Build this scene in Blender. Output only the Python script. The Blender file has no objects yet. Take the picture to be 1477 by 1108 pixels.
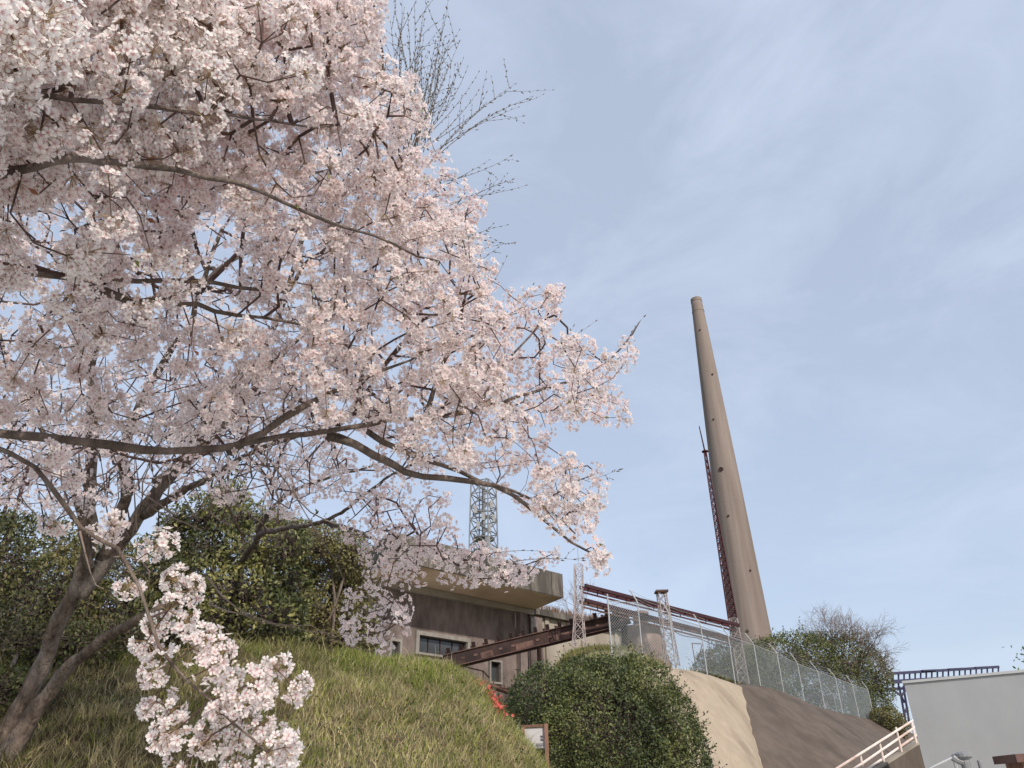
import bpy, math, random
import numpy as np
from mathutils import Vector, Matrix

random.seed(7); rng = np.random.default_rng(7)
scene = bpy.context.scene
COL = scene.collection

# ------------------------------------------------------------------ camera
FPX = 1100.0; IW, IH = 1477.0, 1108.0          # focal length and frame in photograph pixels
CAM = np.array([0.0, 0.0, 1.6])
_u = np.array([-38.0, 1974.0, -FPX]); _u /= np.linalg.norm(_u)     # zenith seen from the camera
_f = np.array([0.0, 0.0, -1.0]); _y = _f - (_f @ _u) * _u; _y /= np.linalg.norm(_y)
_x = np.cross(_y, _u)
ROT = np.array([_x, _y, _u])                   # camera -> world
cd = bpy.data.cameras.new("camera"); cam = bpy.data.objects.new("camera", cd); COL.objects.link(cam)
cd.sensor_width = 36.0; cd.lens = 36.0 * FPX / IW; cd.clip_end = 3000; cd.clip_start = 0.05
M = Matrix([list(ROT[i]) + [CAM[i]] for i in range(3)] + [[0, 0, 0, 1]])
cam.matrix_world = M
scene.camera = cam

# ------------------------------------------------------------------ light
SUN_AZ, SUN_EL = math.radians(152), math.radians(32)     # azimuth clockwise from +Y
world = bpy.data.worlds.new("World"); scene.world = world; world.use_nodes = True
wn = world.node_tree; wn.nodes.clear()
def wnode(t, **k):
    n = wn.nodes.new(t)
    for a, b in k.items(): setattr(n, a, b)
    return n
w_out = wnode('ShaderNodeOutputWorld'); w_bg = wnode('ShaderNodeBackground')
w_sky = wnode('ShaderNodeTexSky', sky_type='NISHITA', sun_disc=False)
w_sky.sun_elevation = SUN_EL; w_sky.sun_rotation = SUN_AZ
w_sky.air_density = 1.0; w_sky.dust_density = 2.2; w_sky.ozone_density = 1.6
w_tc = wnode('ShaderNodeTexCoord'); w_map = wnode('ShaderNodeMapping')
w_map.inputs['Scale'].default_value = (2.2, 1.6, 4.5); w_map.inputs['Rotation'].default_value = (0.35, 0.5, 0.4)
w_no = wnode('ShaderNodeTexNoise'); w_no.inputs['Scale'].default_value = 1.5; w_no.inputs['Detail'].default_value = 9; w_no.inputs['Roughness'].default_value = 0.62; w_no.inputs['Distortion'].default_value = 0.5
w_cr = wnode('ShaderNodeValToRGB'); w_cr.color_ramp.elements[0].position = 0.42; w_cr.color_ramp.elements[1].position = 0.80
w_cr.color_ramp.elements[0].color = (.56, .56, .56, 1); w_cr.color_ramp.elements[1].color = (.82, .82, .82, 1)
w_mix = wnode('ShaderNodeMixRGB'); w_mix.inputs['Color2'].default_value = (5.0, 5.65, 6.9, 1)   # thin high cloud veil
L = wn.links.new
L(w_tc.outputs['Generated'], w_map.inputs['Vector']); L(w_map.outputs[0], w_no.inputs['Vector']); L(w_no.outputs['Fac'], w_cr.inputs['Fac'])
L(w_cr.outputs['Color'], w_mix.inputs['Fac']); L(w_sky.outputs[0], w_mix.inputs['Color1']); L(w_mix.outputs[0], w_bg.inputs['Color'])
w_bg.inputs['Strength'].default_value = 0.106
L(w_bg.outputs[0], w_out.inputs['Surface'])
sl = bpy.data.lights.new("sun", 'SUN'); sl.energy = 2.8; sl.angle = math.radians(1.2); sl.color = (1.0, 0.93, 0.83)
so = bpy.data.objects.new("sun", sl); COL.objects.link(so)
sdir = Vector((math.sin(SUN_AZ) * math.cos(SUN_EL), math.cos(SUN_AZ) * math.cos(SUN_EL), math.sin(SUN_EL)))
so.rotation_euler = sdir.to_track_quat('Z', 'Y').to_euler(); so.location = (20, -30, 40)
vs = scene.view_settings; vs.view_transform = 'Standard'; vs.look = 'None'; vs.exposure = 0.46; vs.gamma = 1.0; vs.use_curve_mapping = False
cy = scene.cycles; cy.use_denoising = True; cy.max_bounces = 12; cy.diffuse_bounces = 10; cy.transmission_bounces = 10; cy.glossy_bounces = 2
try: cy.denoiser = 'OPENIMAGEDENOISE'; cy.denoising_prefilter = 'ACCURATE'
except Exception: pass

# ------------------------------------------------------------------ helpers: points
def A(v): return np.array(v, float)
def PY(px, py, Y):                      # point on a pixel's ray at ground distance Y
    d = ROT @ A([px - IW / 2, IH / 2 - py, -FPX]); return CAM + d * (Y / d[1])
def PD(px, py, D):                      # at depth D along the lens axis
    return CAM + ROT @ A([(px - IW / 2) / FPX * D, (IH / 2 - py) / FPX * D, -D])
def PZ(px, py, z):
    d = ROT @ A([px - IW / 2, IH / 2 - py, -FPX]); return CAM + d * ((z - CAM[2]) / d[2])
def PX(p):
    c = ROT.T @ (A(p) - CAM); return A([IW / 2 - FPX * c[0] / c[2], IH / 2 + FPX * c[1] / c[2]])
def nrm(v): return v / (np.linalg.norm(v, axis=-1, keepdims=True) + 1e-12)

# ------------------------------------------------------------------ helpers: materials
MATS = {}
def mat(name, c1, c2=None, c3=None, scale=4.0, stretch=(1, 1, 1), rough=0.85, bump=0.0, bscale=None, detail=6, metal=0.0, tint=False, trans=0.0, spec=0.3, contrast=(0.35, 0.65)):
    m = bpy.data.materials.new(name); m.use_nodes = True; nt = m.node_tree; b = nt.nodes['Principled BSDF']; MATS[name] = m
    b.inputs['Roughness'].default_value = rough; b.inputs['Metallic'].default_value = metal; b.inputs['Specular IOR Level'].default_value = spec
    nd = lambda t: nt.nodes.new(t)
    tc = nd('ShaderNodeTexCoord'); mp = nd('ShaderNodeMapping'); mp.inputs['Scale'].default_value = stretch
    nt.links.new(tc.outputs['Object'], mp.inputs['Vector'])
    col = None
    if c2 is not None:
        no = nd('ShaderNodeTexNoise'); no.inputs['Scale'].default_value = scale; no.inputs['Detail'].default_value = detail; no.inputs['Roughness'].default_value = .62
        nt.links.new(mp.outputs[0], no.inputs['Vector'])
        cr = nd('ShaderNodeValToRGB'); e = cr.color_ramp.elements
        e[0].position, e[1].position = contrast; e[0].color = (*c1, 1); e[1].color = (*c2, 1)
        nt.links.new(no.outputs['Fac'], cr.inputs['Fac']); col = cr.outputs['Color']
        if c3 is not None:
            n2 = nd('ShaderNodeTexNoise'); n2.inputs['Scale'].default_value = scale * .37; n2.inputs['Detail'].default_value = 8
            nt.links.new(mp.outputs[0], n2.inputs['Vector'])
            r2 = nd('ShaderNodeValToRGB'); r2.color_ramp.elements[0].position = .5; r2.color_ramp.elements[1].position = .68
            nt.links.new(n2.outputs['Fac'], r2.inputs['Fac'])
            mx = nd('ShaderNodeMixRGB'); nt.links.new(r2.outputs['Color'], mx.inputs['Fac']); nt.links.new(col, mx.inputs['Color1']); mx.inputs['Color2'].default_value = (*c3, 1); col = mx.outputs[0]
    if tint:
        at = nd('ShaderNodeAttribute'); at.attribute_name = 'tint'
        if col is None: col = at.outputs['Color']
        else:
            mx = nd('ShaderNodeMixRGB'); mx.blend_type = 'MULTIPLY'; mx.inputs['Fac'].default_value = 1
            nt.links.new(col, mx.inputs['Color1']); nt.links.new(at.outputs['Color'], mx.inputs['Color2']); col = mx.outputs[0]
    if col is None: b.inputs['Base Color'].default_value = (*c1, 1)
    else: nt.links.new(col, b.inputs['Base Color'])
    if bump > 0:
        n3 = nd('ShaderNodeTexNoise'); n3.inputs['Scale'].default_value = bscale or scale * 3; n3.inputs['Detail'].default_value = 8
        nt.links.new(mp.outputs[0], n3.inputs['Vector'])
        bp = nd('ShaderNodeBump'); bp.inputs['Strength'].default_value = bump; bp.inputs['Distance'].default_value = .05
        nt.links.new(n3.outputs['Fac'], bp.inputs['Height']); nt.links.new(bp.outputs[0], b.inputs['Normal'])
    if trans > 0:
        out = nt.nodes['Material Output']; tr = nd('ShaderNodeBsdfTranslucent'); ms = nd('ShaderNodeMixShader'); ms.inputs[0].default_value = trans
        if col is not None: nt.links.new(col, tr.inputs['Color'])
        else: tr.inputs['Color'].default_value = (*c1, 1)
        nt.links.new(b.outputs[0], ms.inputs[1]); nt.links.new(tr.outputs[0], ms.inputs[2]); nt.links.new(ms.outputs[0], out.inputs['Surface'])
    return m

# ------------------------------------------------------------------ helpers: objects
OFF = {}
def tag(o, label=None, cat=None, group=None, kind=None):
    for k, v in (('label', label), ('category', cat), ('group', group), ('kind', kind)):
        if v: o[k] = v
    return o
def thing(name, label, cat, loc, group=None):
    o = bpy.data.objects.new(name, None); COL.objects.link(o); o.location = [float(a) for a in loc]; o.empty_display_size = .3
    OFF[o.name] = A(loc); return tag(o, label, cat, group)
def link(name, me, m, parent, loc=None):
    o = bpy.data.objects.new(name, me); COL.objects.link(o)
    if m is not None and not me.materials: me.materials.append(MATS[m] if isinstance(m, str) else m)
    if parent is not None: o.parent = parent; OFF[o.name] = OFF[parent.name]
    else:
        OFF[o.name] = A([0, 0, 0]) if loc is None else A(loc); o.location = [float(a) for a in OFF[o.name]]
    return o
def arrmesh(name, V, F, C=None, smooth=False):
    """V (n,3), F (m,q) with one polygon size; C point colours"""
    V = np.asarray(V, np.float32); F = np.asarray(F, np.int32); q = F.shape[1]
    me = bpy.data.meshes.new(name)
    me.vertices.add(len(V)); me.vertices.foreach_set('co', V.ravel())
    me.loops.add(F.size); me.loops.foreach_set('vertex_index', F.ravel())
    me.polygons.add(len(F)); me.polygons.foreach_set('loop_start', np.arange(0, F.size, q, dtype=np.int32)); me.polygons.foreach_set('loop_total', np.full(len(F), q, np.int32))
    if smooth: me.polygons.foreach_set('use_smooth', np.ones(len(F), bool))
    if C is not None:
        a = me.attributes.new('tint', 'FLOAT_COLOR', 'POINT'); C4 = np.ones((len(V), 4), np.float32); C4[:, :3] = C; a.data.foreach_set('color', C4.ravel())
    me.update(calc_edges=True); me.validate(); return me
def aobj(name, V, F, m, parent=None, C=None, smooth=False, kind=None, loc=None):
    off = OFF[parent.name] if parent is not None else (A([0, 0, 0]) if loc is None else A(loc))
    o = link(name, arrmesh(name, np.asarray(V) - off, F, C, smooth), m, parent, loc)
    return tag(o, kind=kind)

class MB:
    def __init__(s): s.v = []; s.f = []
    def poly(s, pts, faces):
        n = len(s.v); s.v += [tuple(map(float, p)) for p in pts]; s.f += [tuple(n + i for i in f) for f in faces]; return s
    def box(s, c, x, y, z):                # centre, three half-axis vectors
        c, x, y, z = map(A, (c, x, y, z))
        if np.dot(np.cross(x, y), z) < 0: x = -x
        p = [c + a * x + b * y + d * z for d in (-1, 1) for b in (-1, 1) for a in (-1, 1)]
        return s.poly(p, [(0, 2, 3, 1), (4, 5, 7, 6), (0, 1, 5, 4), (2, 6, 7, 3), (0, 4, 6, 2), (1, 3, 7, 5)])
    def bar(s, a, b, w, h=None, up=(0, 0, 1)):   # rectangular bar from a to b
        a, b = A(a), A(b); h = h or w; d = b - a; l = np.linalg.norm(d); d /= l; up = A(up)
        if abs(d @ up) > .95: up = A([0.6, .8, 0])
        x = nrm(np.cross(d, up)); z = np.cross(x, d)
        return s.box((a + b) / 2, x * w / 2, d * l / 2, z * h / 2)
    def tube(s, pts, r, n=8, caps=True, jit=0.0):
        pts = [A(p) for p in pts]; k = len(pts)
        r = [r] * k if np.isscalar(r) else list(r)
        t = [nrm(pts[min(i + 1, k - 1)] - pts[max(i - 1, 0)]) for i in range(k)]
        x = np.cross(t[0], A([0, 0, 1]) if abs(t[0][2]) < .9 else A([1, 0, 0])); x = nrm(x)
        V = []
        for i in range(k):
            x = nrm(x - (x @ t[i]) * t[i]); y = np.cross(t[i], x)
            for j in range(n):
                a = 2 * math.pi * j / n; rr = r[i] * (1 + jit * (random.random() - .5) * 2)
                V.append(pts[i] + rr * (math.cos(a) * x + math.sin(a) * y))
        Fc = [(i * n + j, i * n + (j + 1) % n, (i + 1) * n + (j + 1) % n, (i + 1) * n + j) for i in range(k - 1) for j in range(n)]
        if caps: Fc += [tuple(range(n - 1, -1, -1)), tuple((k - 1) * n + j for j in range(n))]
        return s.poly(V, Fc)
    def prism(s, pts, vec):                # polygon swept along vec
        pts = [A(p) for p in pts]; n = len(pts); vec = A(vec)
        nv = sum(np.cross(pts[i] - pts[0], pts[(i + 1) % n] - pts[0]) for i in range(n))
        if nv @ vec > 0: pts = pts[::-1]
        return s.poly(pts + [p + vec for p in pts], [tuple(range(n)), tuple(range(2 * n - 1, n - 1, -1))] + [(i, n + i, n + (i + 1) % n, (i + 1) % n) for i in range(n)])
    def build(s, name, m, parent=None, smooth=False, kind=None, loc=None):
        off = OFF[parent.name] if parent is not None else (A([0, 0, 0]) if loc is None else A(loc))
        me = bpy.data.meshes.new(name); me.from_pydata([tuple(A(v) - off) for v in s.v], [], s.f)
        if smooth: me.polygons.foreach_set('use_smooth', [True] * len(me.polygons))
        me.update(); return tag(link(name, me, m, parent, loc), kind=kind)

def catmull(pts, step):
    pts = [A(p) for p in pts]; P = [2 * pts[0] - pts[1]] + pts + [2 * pts[-1] - pts[-2]]; out = []
    for i in range(1, len(P) - 2):
        n = max(2, int(np.linalg.norm(P[i + 1][:3] - P[i][:3]) / step))
        for k in range(n):
            t = k / n
            out.append(.5 * ((2 * P[i]) + (P[i + 1] - P[i - 1]) * t + (2 * P[i - 1] - 5 * P[i] + 4 * P[i + 1] - P[i + 2]) * t * t + (3 * P[i] - P[i - 1] - 3 * P[i + 1] + P[i + 2]) * t ** 3))
    out.append(pts[-1]); return np.array(out)
def rand_dirs(n): return nrm(rng.normal(size=(n, 3)))
def frames(N, spin=None):
    """rotation matrices whose z axis is N, random spin"""
    N = nrm(N); n = len(N); R = rand_dirs(n); X = nrm(np.cross(R, N)); Y = np.cross(N, X)
    return np.stack([X, Y, N], axis=2)
def scatter(tv, tf, pos, rot, sc, tc=None, cm=None):
    """copies of one small template as arrays"""
    tv = np.asarray(tv, float); tf = np.asarray(tf, int); n = len(pos); k = len(tv)
    sc = np.asarray(sc, float); sc = sc[:, None] if sc.ndim == 1 else sc
    V = np.einsum('nij,nkj->nki', rot, tv[None] * sc[:, None, :]) + pos[:, None, :]
    Fa = tf[None] + (np.arange(n) * k)[:, None, None]
    C = None
    if tc is not None or cm is not None:
        C = np.ones((n, k, 3))
        if tc is not None: C = C * np.asarray(tc)[None]
        if cm is not None: C = C * cm[:, None, :]
        C = C.reshape(-1, 3)
    return V.reshape(-1, 3), Fa.reshape(-1, tf.shape[1]), C
def tubes(P0, P1, R0, R1, k=4):
    d = nrm(P1 - P0); ref = np.where(np.abs(d[:, 2:3]) < .9, A([[0, 0, 1]]), A([[1, 0, 0]])); x = nrm(np.cross(d, ref)); y = np.cross(d, x)
    a = np.arange(k) * 2 * math.pi / k; ring = x[:, None, :] * np.cos(a)[None, :, None] + y[:, None, :] * np.sin(a)[None, :, None]
    V = np.concatenate([P0[:, None] + ring * R0[:, None, None], P1[:, None] + ring * R1[:, None, None]], axis=1)
    j = np.arange(k); F0 = np.stack([j, (j + 1) % k, k + (j + 1) % k, k + j], axis=1)
    Fa = F0[None] + (np.arange(len(P0)) * 2 * k)[:, None, None]
    return V.reshape(-1, 3), Fa.reshape(-1, 4)
def snoise(p, f=1.0, seed=0):
    """cheap smooth noise in [-1,1] from sines"""
    p = np.asarray(p) * f; r = np.random.default_rng(seed); s = 0
    for i in range(7):
        k = r.normal(size=3) * (1 + i * .45); s = s + np.sin(p @ k + r.uniform(0, 6.28)) / (1 + i * .3)
    return s / 3.2
def inpoly(x, y, poly):
    c = np.zeros(len(x), bool); n = len(poly)
    for i in range(n):
        x0, y0 = poly[i]; x1, y1 = poly[(i + 1) % n]
        if y0 == y1: continue
        h = ((y0 > y) != (y1 > y)) & (x < (x1 - x0) * (y - y0) / (y1 - y0) + x0); c ^= h
    return c

# ------------------------------------------------------------------ materials
mat('bounce_pavement', (.46, .44, .41), (.54, .52, .48), (.40, .38, .35), scale=3, bump=.1)  # pale tone chosen so unseen ground throws light upward
mat('soil', (.075, .06, .035), (.12, .10, .055), (.06, .075, .025), scale=3, bump=.5)
mat('hill_soil', (.15, .145, .06), (.24, .21, .11), (.12, .13, .045), scale=1.2, bump=.5)
mat('sand_concrete', (.31, .25, .185), (.37, .30, .228), (.25, .195, .145), scale=1.8, stretch=(1.2, 1.2, .6), rough=.95, bump=.3, bscale=14)
mat('brown_concrete', (.092, .071, .058), (.125, .098, .081), (.07, .054, .045), scale=1.3, stretch=(1.5, 1.5, .5), rough=.95, bump=.3, bscale=14)
mat('chimney_concrete', (.195, .156, .136), (.245, .20, .176), (.152, .119, .102), scale=.8, stretch=(2.4, 2.4, .12), rough=.9, bump=.15, bscale=4)
mat('roof_concrete', (.058, .051, .045), (.17, .15, .127), (.042, .037, .033), scale=3.4, stretch=(1, 1, .2), rough=.92, bump=.4, bscale=6)
mat('bounce_lit_soffit', (.52, .395, .28), (.60, .46, .335), (.36, .25, .17), scale=.8, rough=.95, bump=.2, bscale=5)  # underside coloured paler to stand in for light bounced from below
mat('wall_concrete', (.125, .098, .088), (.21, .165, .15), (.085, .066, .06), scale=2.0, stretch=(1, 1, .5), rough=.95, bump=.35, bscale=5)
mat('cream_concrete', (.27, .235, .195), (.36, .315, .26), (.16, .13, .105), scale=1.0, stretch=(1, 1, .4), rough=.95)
mat('frame_concrete', (.18, .16, .145), (.26, .235, .21), scale=3)
mat('dark_glass', (.05, .055, .06), rough=.12, spec=.6)
mat('rust_dark', (.026, .014, .012), (.05, .024, .02), (.018, .011, .010), scale=3, rough=.8)
mat('rust', (.09, .05, .041), (.14, .08, .066), (.06, .034, .028), scale=4, rough=.85)
mat('maroon_paint', (.045, .010, .014), (.075, .016, .022), (.05, .012, .016), scale=2, rough=.6)
mat('dark_maroon', (.028, .010, .013), (.045, .014, .018), scale=3, rough=.7)
mat('pink_steel', (.40, .345, .335), (.27, .20, .19), (.46, .41, .40), scale=2.2, rough=.7)
mat('galvanised', (.30, .31, .32), (.40, .405, .41), scale=3, rough=.5, metal=.2)
mat('fence_wire', (.25, .28, .295), (.32, .345, .355), scale=2, rough=.55, metal=.1)
mat('tower_steel', (.15, .155, .16), (.22, .225, .23), scale=2, rough=.55)
mat('violet_steel', (.035, .034, .075), (.05, .048, .10), scale=1, rough=.6)
mat('grey_render', (.345, .345, .35), (.395, .395, .40), (.31, .31, .31), scale=.9, stretch=(1, 1, .6), rough=.9, bump=.05, bscale=5)
mat('grey_trim', (.44, .44, .44), (.5, .5, .5), scale=2)
mat('rail_paint', (.72, .60, .54), (.80, .69, .63), (.55, .40, .34), scale=3, rough=.6)
mat('sign_white', (.62, .58, .60), (.68, .65, .66), scale=3, rough=.5)
mat('sign_print', (.10, .10, .12), (.16, .15, .17), scale=9, rough=.6)
mat('sign_wood', (.17, .09, .065), (.25, .14, .10), scale=5, stretch=(3, 3, .5), rough=.85)
mat('kiln_stone', (.22, .16, .135), (.31, .235, .20), (.16, .115, .10), scale=1.5, rough=.95, bump=.5)
mat('pipe_grey', (.20, .20, .21), (.30, .30, .30), scale=9, rough=.5, metal=.3)
mat('bark', (.07, .052, .042), (.21, .165, .14), (.13, .10, .083), scale=9, stretch=(1, 1, .35), rough=.95, bump=.9, bscale=30)
mat('bark_pale', (.075, .053, .041), (.19, .145, .115), (.24, .205, .175), scale=14, stretch=(1, 1, .45), rough=.95, bump=1.0, bscale=34)
mat('twig', (.060, .036, .032), (.11, .07, .06), scale=12, rough=.9)
mat('twig_pale', (.16, .12, .10), (.24, .19, .16), scale=5, rough=.9)
mat('petal', (1, 1, 1), tint=True, trans=.58, rough=.7, spec=.15)
mat('stalk', (.30, .19, .12), (.38, .28, .16), scale=20, rough=.7)
mat('leaf', (1, 1, 1), tint=True, trans=.25, rough=.5, spec=.35)
mat('grass', (1, 1, 1), tint=True, trans=.3, rough=.75, spec=.15)
mat('bud', (.09, .085, .045), (.14, .09, .06), scale=30, rough=.7)
mat('red_flower', (.62, .085, .09), (.72, .16, .15), scale=20, rough=.6, trans=.25)

# ------------------------------------------------------------------ terrain
def slab_grid(name, x0, x1, y0, y1, m, hf, step=1.0, up=.0):
    xs = np.arange(x0, x1 + .01, step); ys = np.arange(y0, y1 + .01, step); X_, Y_ = np.meshgrid(xs, ys); V_ = np.stack([X_, Y_, hf(X_, Y_) + up], -1).reshape(-1, 3); n_ = len(xs)
    a_ = (np.arange(len(ys) - 1)[:, None] * n_ + np.arange(n_ - 1)[None]).ravel(); return aobj(name, V_, np.stack([a_, a_ + 1, a_ + n_ + 1, a_ + n_], 1), m, smooth=True, kind='structure')
g = MB().poly([(-900, -900, 0), (900, -900, 0), (900, 900, 0), (-900, 900, 0)], [(0, 1, 2, 3)]).build('ground', 'hill_soil'); tag(g, kind='structure')
r = MB().poly([(-60, -22, .004), (60, -22, .004), (60, 12.0, .004), (-60, 12.0, .004)], [(0, 1, 2, 3)]).build('bounce_pavement', 'bounce_pavement'); tag(r, kind='structure')  # unseen ground, made pale and wide to bounce fill into the blossom

POST = [((878, 858), (883, 950)), ((908, 851), (926.5, 942)), ((957, 871), (974.6, 961)), ((1000, 886), (1019.6, 969.6)), ((1039, 901), (1060, 982)), ((1075, 914), (1097.5, 993)), ((1108.6, 928), (1131, 1001.5)), ((1139.6, 942), (1161, 1015)), ((1167.6, 953.6), (1190.6, 1025)), ((1194, 964), (1216, 1031)), ((1220, 974), (1240, 1037)), ((1243, 983), (1262, 1040))]
POSTY = [32.3, 33.0, 34.5, 36.4, 38.3, 40.2, 42.4, 44.6, 46.9, 49.4, 52.0, 54.6]
PB = [PY(*b, y) for (t, b), y in zip(POST, POSTY)]
PT = [PY(*t, y + .12) for (t, b), y in zip(POST, POSTY)]
crest = [A([0.5, 32.2, 6.7])] + PB + [A([28.5, 60.5, 5.9]), A([40, 70, 4.5])]
crest = np.array(crest)

def hill_h(x, y):
    # distance behind the fence line; flat above, steep below
    yl = np.interp(x, crest[:, 0], crest[:, 1]); zl = np.interp(x, crest[:, 0], crest[:, 2])
    s = (y - yl) * .7
    right = np.where(s > 0, zl - .02 + .0 * s, np.maximum(zl - .45 + s * 1.15, -1.0))
    right = np.where(y > 80, right - (y - 80) * .06, right)
    left = np.interp(y, [12, 17, 24, 30, 36, 46, 80, 140], [-.6, .5, 2.4, 3.8, 4.8, 5.4, 6.5, 4.5])
    far = np.interp(y, [12, 16, 24, 36, 80, 140], [2.2, 3.2, 4.2, 5.2, 6.5, 4.5]); wl = np.clip((-2.0 - x) / 3, 0, 1); left = left * (1 - wl) + far * wl
    mnd = np.clip(1 - ((x - 3.2) / 2.2) ** 2, 0, 1) * np.clip(1 - ((y - 36.5) / 4.5) ** 2, 0, 1)
    w = np.clip((x - 0.6) / 1.8, 0, 1); w = w * w * (3 - 2 * w)
    bump = .12 * np.sin(x * .9 + 1) * np.sin(y * .7)
    z = left * (1 - w) + right * w + bump + mnd * .9
    return np.where((y < 12.0), -1.0, z)
gx = np.concatenate([np.arange(-70, 44, 1.2)]); gy = np.concatenate([np.arange(12.0, 62, .8), np.arange(62, 142, 4)])
XX, YY = np.meshgrid(gx, gy); ZZ = hill_h(XX, YY)
V = np.stack([XX, YY, ZZ], -1).reshape(-1, 3); nx = len(gx)
ii, jj = np.meshgrid(np.arange(len(gy) - 1), np.arange(nx - 1), indexing='ij'); a = (ii * nx + jj).ravel()
Fq = np.stack([a, a + 1, a + nx + 1, a + nx], 1)
aobj('hillside', V, Fq, 'hill_soil', smooth=True, kind='structure')
slab_grid('bounce_sheet', -12.0, .6, 24.0, 41.0, 'bounce_pavement', lambda x, y: hill_h(x, y), .6, .14)  # hidden pale sheet added to bounce sunlight onto the roof underside

# grass bank in front: stations (crest pixel, distance), toe and back
BK = [(-420, 945, 9.5), (-150, 945, 10.2), (0, 950, 11.2), (120, 943, 12.2), (330, 937, 13.4), (450, 945, 14.2), (560, 957, 15.0), (640, 970, 15.5), (690, 1000, 15.9), (735, 1052, 16.3), (775, 1108, 16.6), (812, 1180, 16.8)]
TOEX = .66
secs = []
for px, py, Y in BK:
    c = PY(px, py, Y); toe = A([c[0] * TOEX + .1, c[1] - 6.6, -.1])
    m1 = toe * .62 + c * .38 + A([0, 0, .22]); m2 = toe * .25 + c * .75 + A([0, 0, .30])
    b1 = c + A([.12, .9, -.12]); b2 = c + A([.4, 2.6, -.9]); b3 = c + A([.8, 5.5, -1.6 - c[2] * .25])
    secs.append([toe, m1, m2, c, b1, b2, b3])
secs = np.array(secs)
cols = [catmull(list(secs[:, k]), .5) for k in range(7)]
n = 90
def resamp(c, n):
    t = np.linspace(0, len(c) - 1, n); i = np.clip(t.astype(int), 0, len(c) - 2); f = (t - i)[:, None]; return c[i] * (1 - f) + c[i + 1] * f
cols = [resamp(c, n) for c in cols]
bank = np.array([resamp(catmull([cols[k][i] for k in range(7)], .3), 44) for i in range(n)])   # (n,44,3)
bn = snoise(bank.reshape(-1, 3), 1.6, 3).reshape(n, 44); bank[..., 2] += bn * .14 + snoise(bank.reshape(-1, 3), 4.0, 5).reshape(n, 44) * .07
V = bank.reshape(-1, 3); ii, jj = np.meshgrid(np.arange(n - 1), np.arange(43), indexing='ij'); a = (ii * 44 + jj).ravel()
BF = np.stack([a, a + 44, a + 45, a + 1], 1)
aobj('grass_bank', V, BF, 'soil', smooth=True, kind='structure')

# sprayed concrete slopes under the fence
def loft(name, rows, m, nz=40, nseg=60, noise=.05, seed=1, rag=0):
    rr = [resamp(catmull(r_, .4), nseg) for r_ in rows]
    G = np.array([resamp(catmull([q[i] for q in rr], .3), nz) for i in range(nseg)])
    G = G + nrm(A([.5, -.6, .6])) * (snoise(G.reshape(-1, 3), .9, seed).reshape(nseg, nz, 1) * noise + snoise(G.reshape(-1, 3), 3.2, seed + 9).reshape(nseg, nz, 1) * noise * .35)
    if rag: G[-3:, :, 0] += (snoise(G[-1], 1.6, 71) * .08 + snoise(G[-1], 6.5, 72) * .07)[None] * A([.3, .7, 1])[:, None]; G[-1, :, 1] -= .03
    a = (np.arange(nseg - 1)[:, None] * nz + np.arange(nz - 1)[None]).ravel()
    return aobj(name, G.reshape(-1, 3), np.stack([a, a + nz, a + nz + 1, a + 1], 1), m, smooth=True, kind='structure')
sc_top = [PY(926, 958, 33.4), PY(958, 962, 33.5), PY(1000, 968, 34.9), PY(1035, 978, 36.6), PY(1066, 989, 38.0)]
sc_bot = [A([3.4, 28.6, -.2]), A([5.2, 26.2, -.2]), A([7.0, 26.2, -.2]), A([8.4, 27.4, -.2]), PY(1118, 1140, 29.0) * A([1, 1, 0]) + A([0, 0, -.2])]
def mid(a_, b_, t, up): return [p * (1 - t) + q * t + A([0, 0, up]) for p, q in zip(a_, b_)]
loft('sand_slope', [sc_bot, mid(sc_bot, sc_top, .5, .35), mid(sc_bot, sc_top, .85, .35), sc_top, [p + A([-.2, .6, .03]) for p in sc_top]], 'sand_concrete', noise=.05, rag=1)
bt = [PY(1063, 987.5, 37.95)] + [b + A([.18, -.18, -.02]) for b in PB[5:]] + [A([28.5, 60.3, 5.8]), A([40, 70, 4.2])]
bb = [PY(1112, 1140, 29.0) * A([1, 1, 0]) + A([0, 0, -.2])] + [b * A([1, 1, 0]) + A([5.6, -5.6, -.2]) for b in PB[5:]] + [A([34.5, 54.5, -.2]), A([46, 64, -.2])]
loft('brown_slope', [bb, mid(bb, bt, .5, .15), bt, [p + A([-.4, .4, .0]) for p in bt]], 'brown_concrete', nseg=60, noise=.035, seed=4)

# ------------------------------------------------------------------ chimney
cb, ct = PY(1084, 920, 75), PY(1004, 432, 75)
def half_px(p, w): return w / FPX * (-(ROT.T @ (p - CAM))[2]) / 2
cx, cyy = cb[0], 75.0; z0 = 6.0
ch = thing('concrete_chimney', 'very tall tapering concrete chimney rising behind the fence', 'chimney', (cx, cyy, z0))
Rb, Rt = half_px(cb, 57), half_px(ct, 15.0)
def crad(z):
    t = (z - cb[2]) / (ct[2] - cb[2]); return Rb + (Rt - Rb) * t + .07 * math.sin(math.pi * min(max(t, 0), 1)) + (max(0, -t) * 1.2)
zs = list(np.linspace(z0 - .5, ct[2], 46)); nn = 40
Vc = [(cx + crad(z) * math.cos(2 * math.pi * j / nn), cyy + crad(z) * math.sin(2 * math.pi * j / nn), z) for z in zs for j in range(nn)]
mb = MB(); mb.poly(Vc, [(i * nn + j, i * nn + (j + 1) % nn, (i + 1) * nn + (j + 1) % nn, (i + 1) * nn + j) for i in range(len(zs) - 1) for j in range(nn)] + [tuple((len(zs) - 1) * nn + j for j in range(nn))])
mb.build('shaft', 'chimney_concrete', ch, smooth=True)
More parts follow.
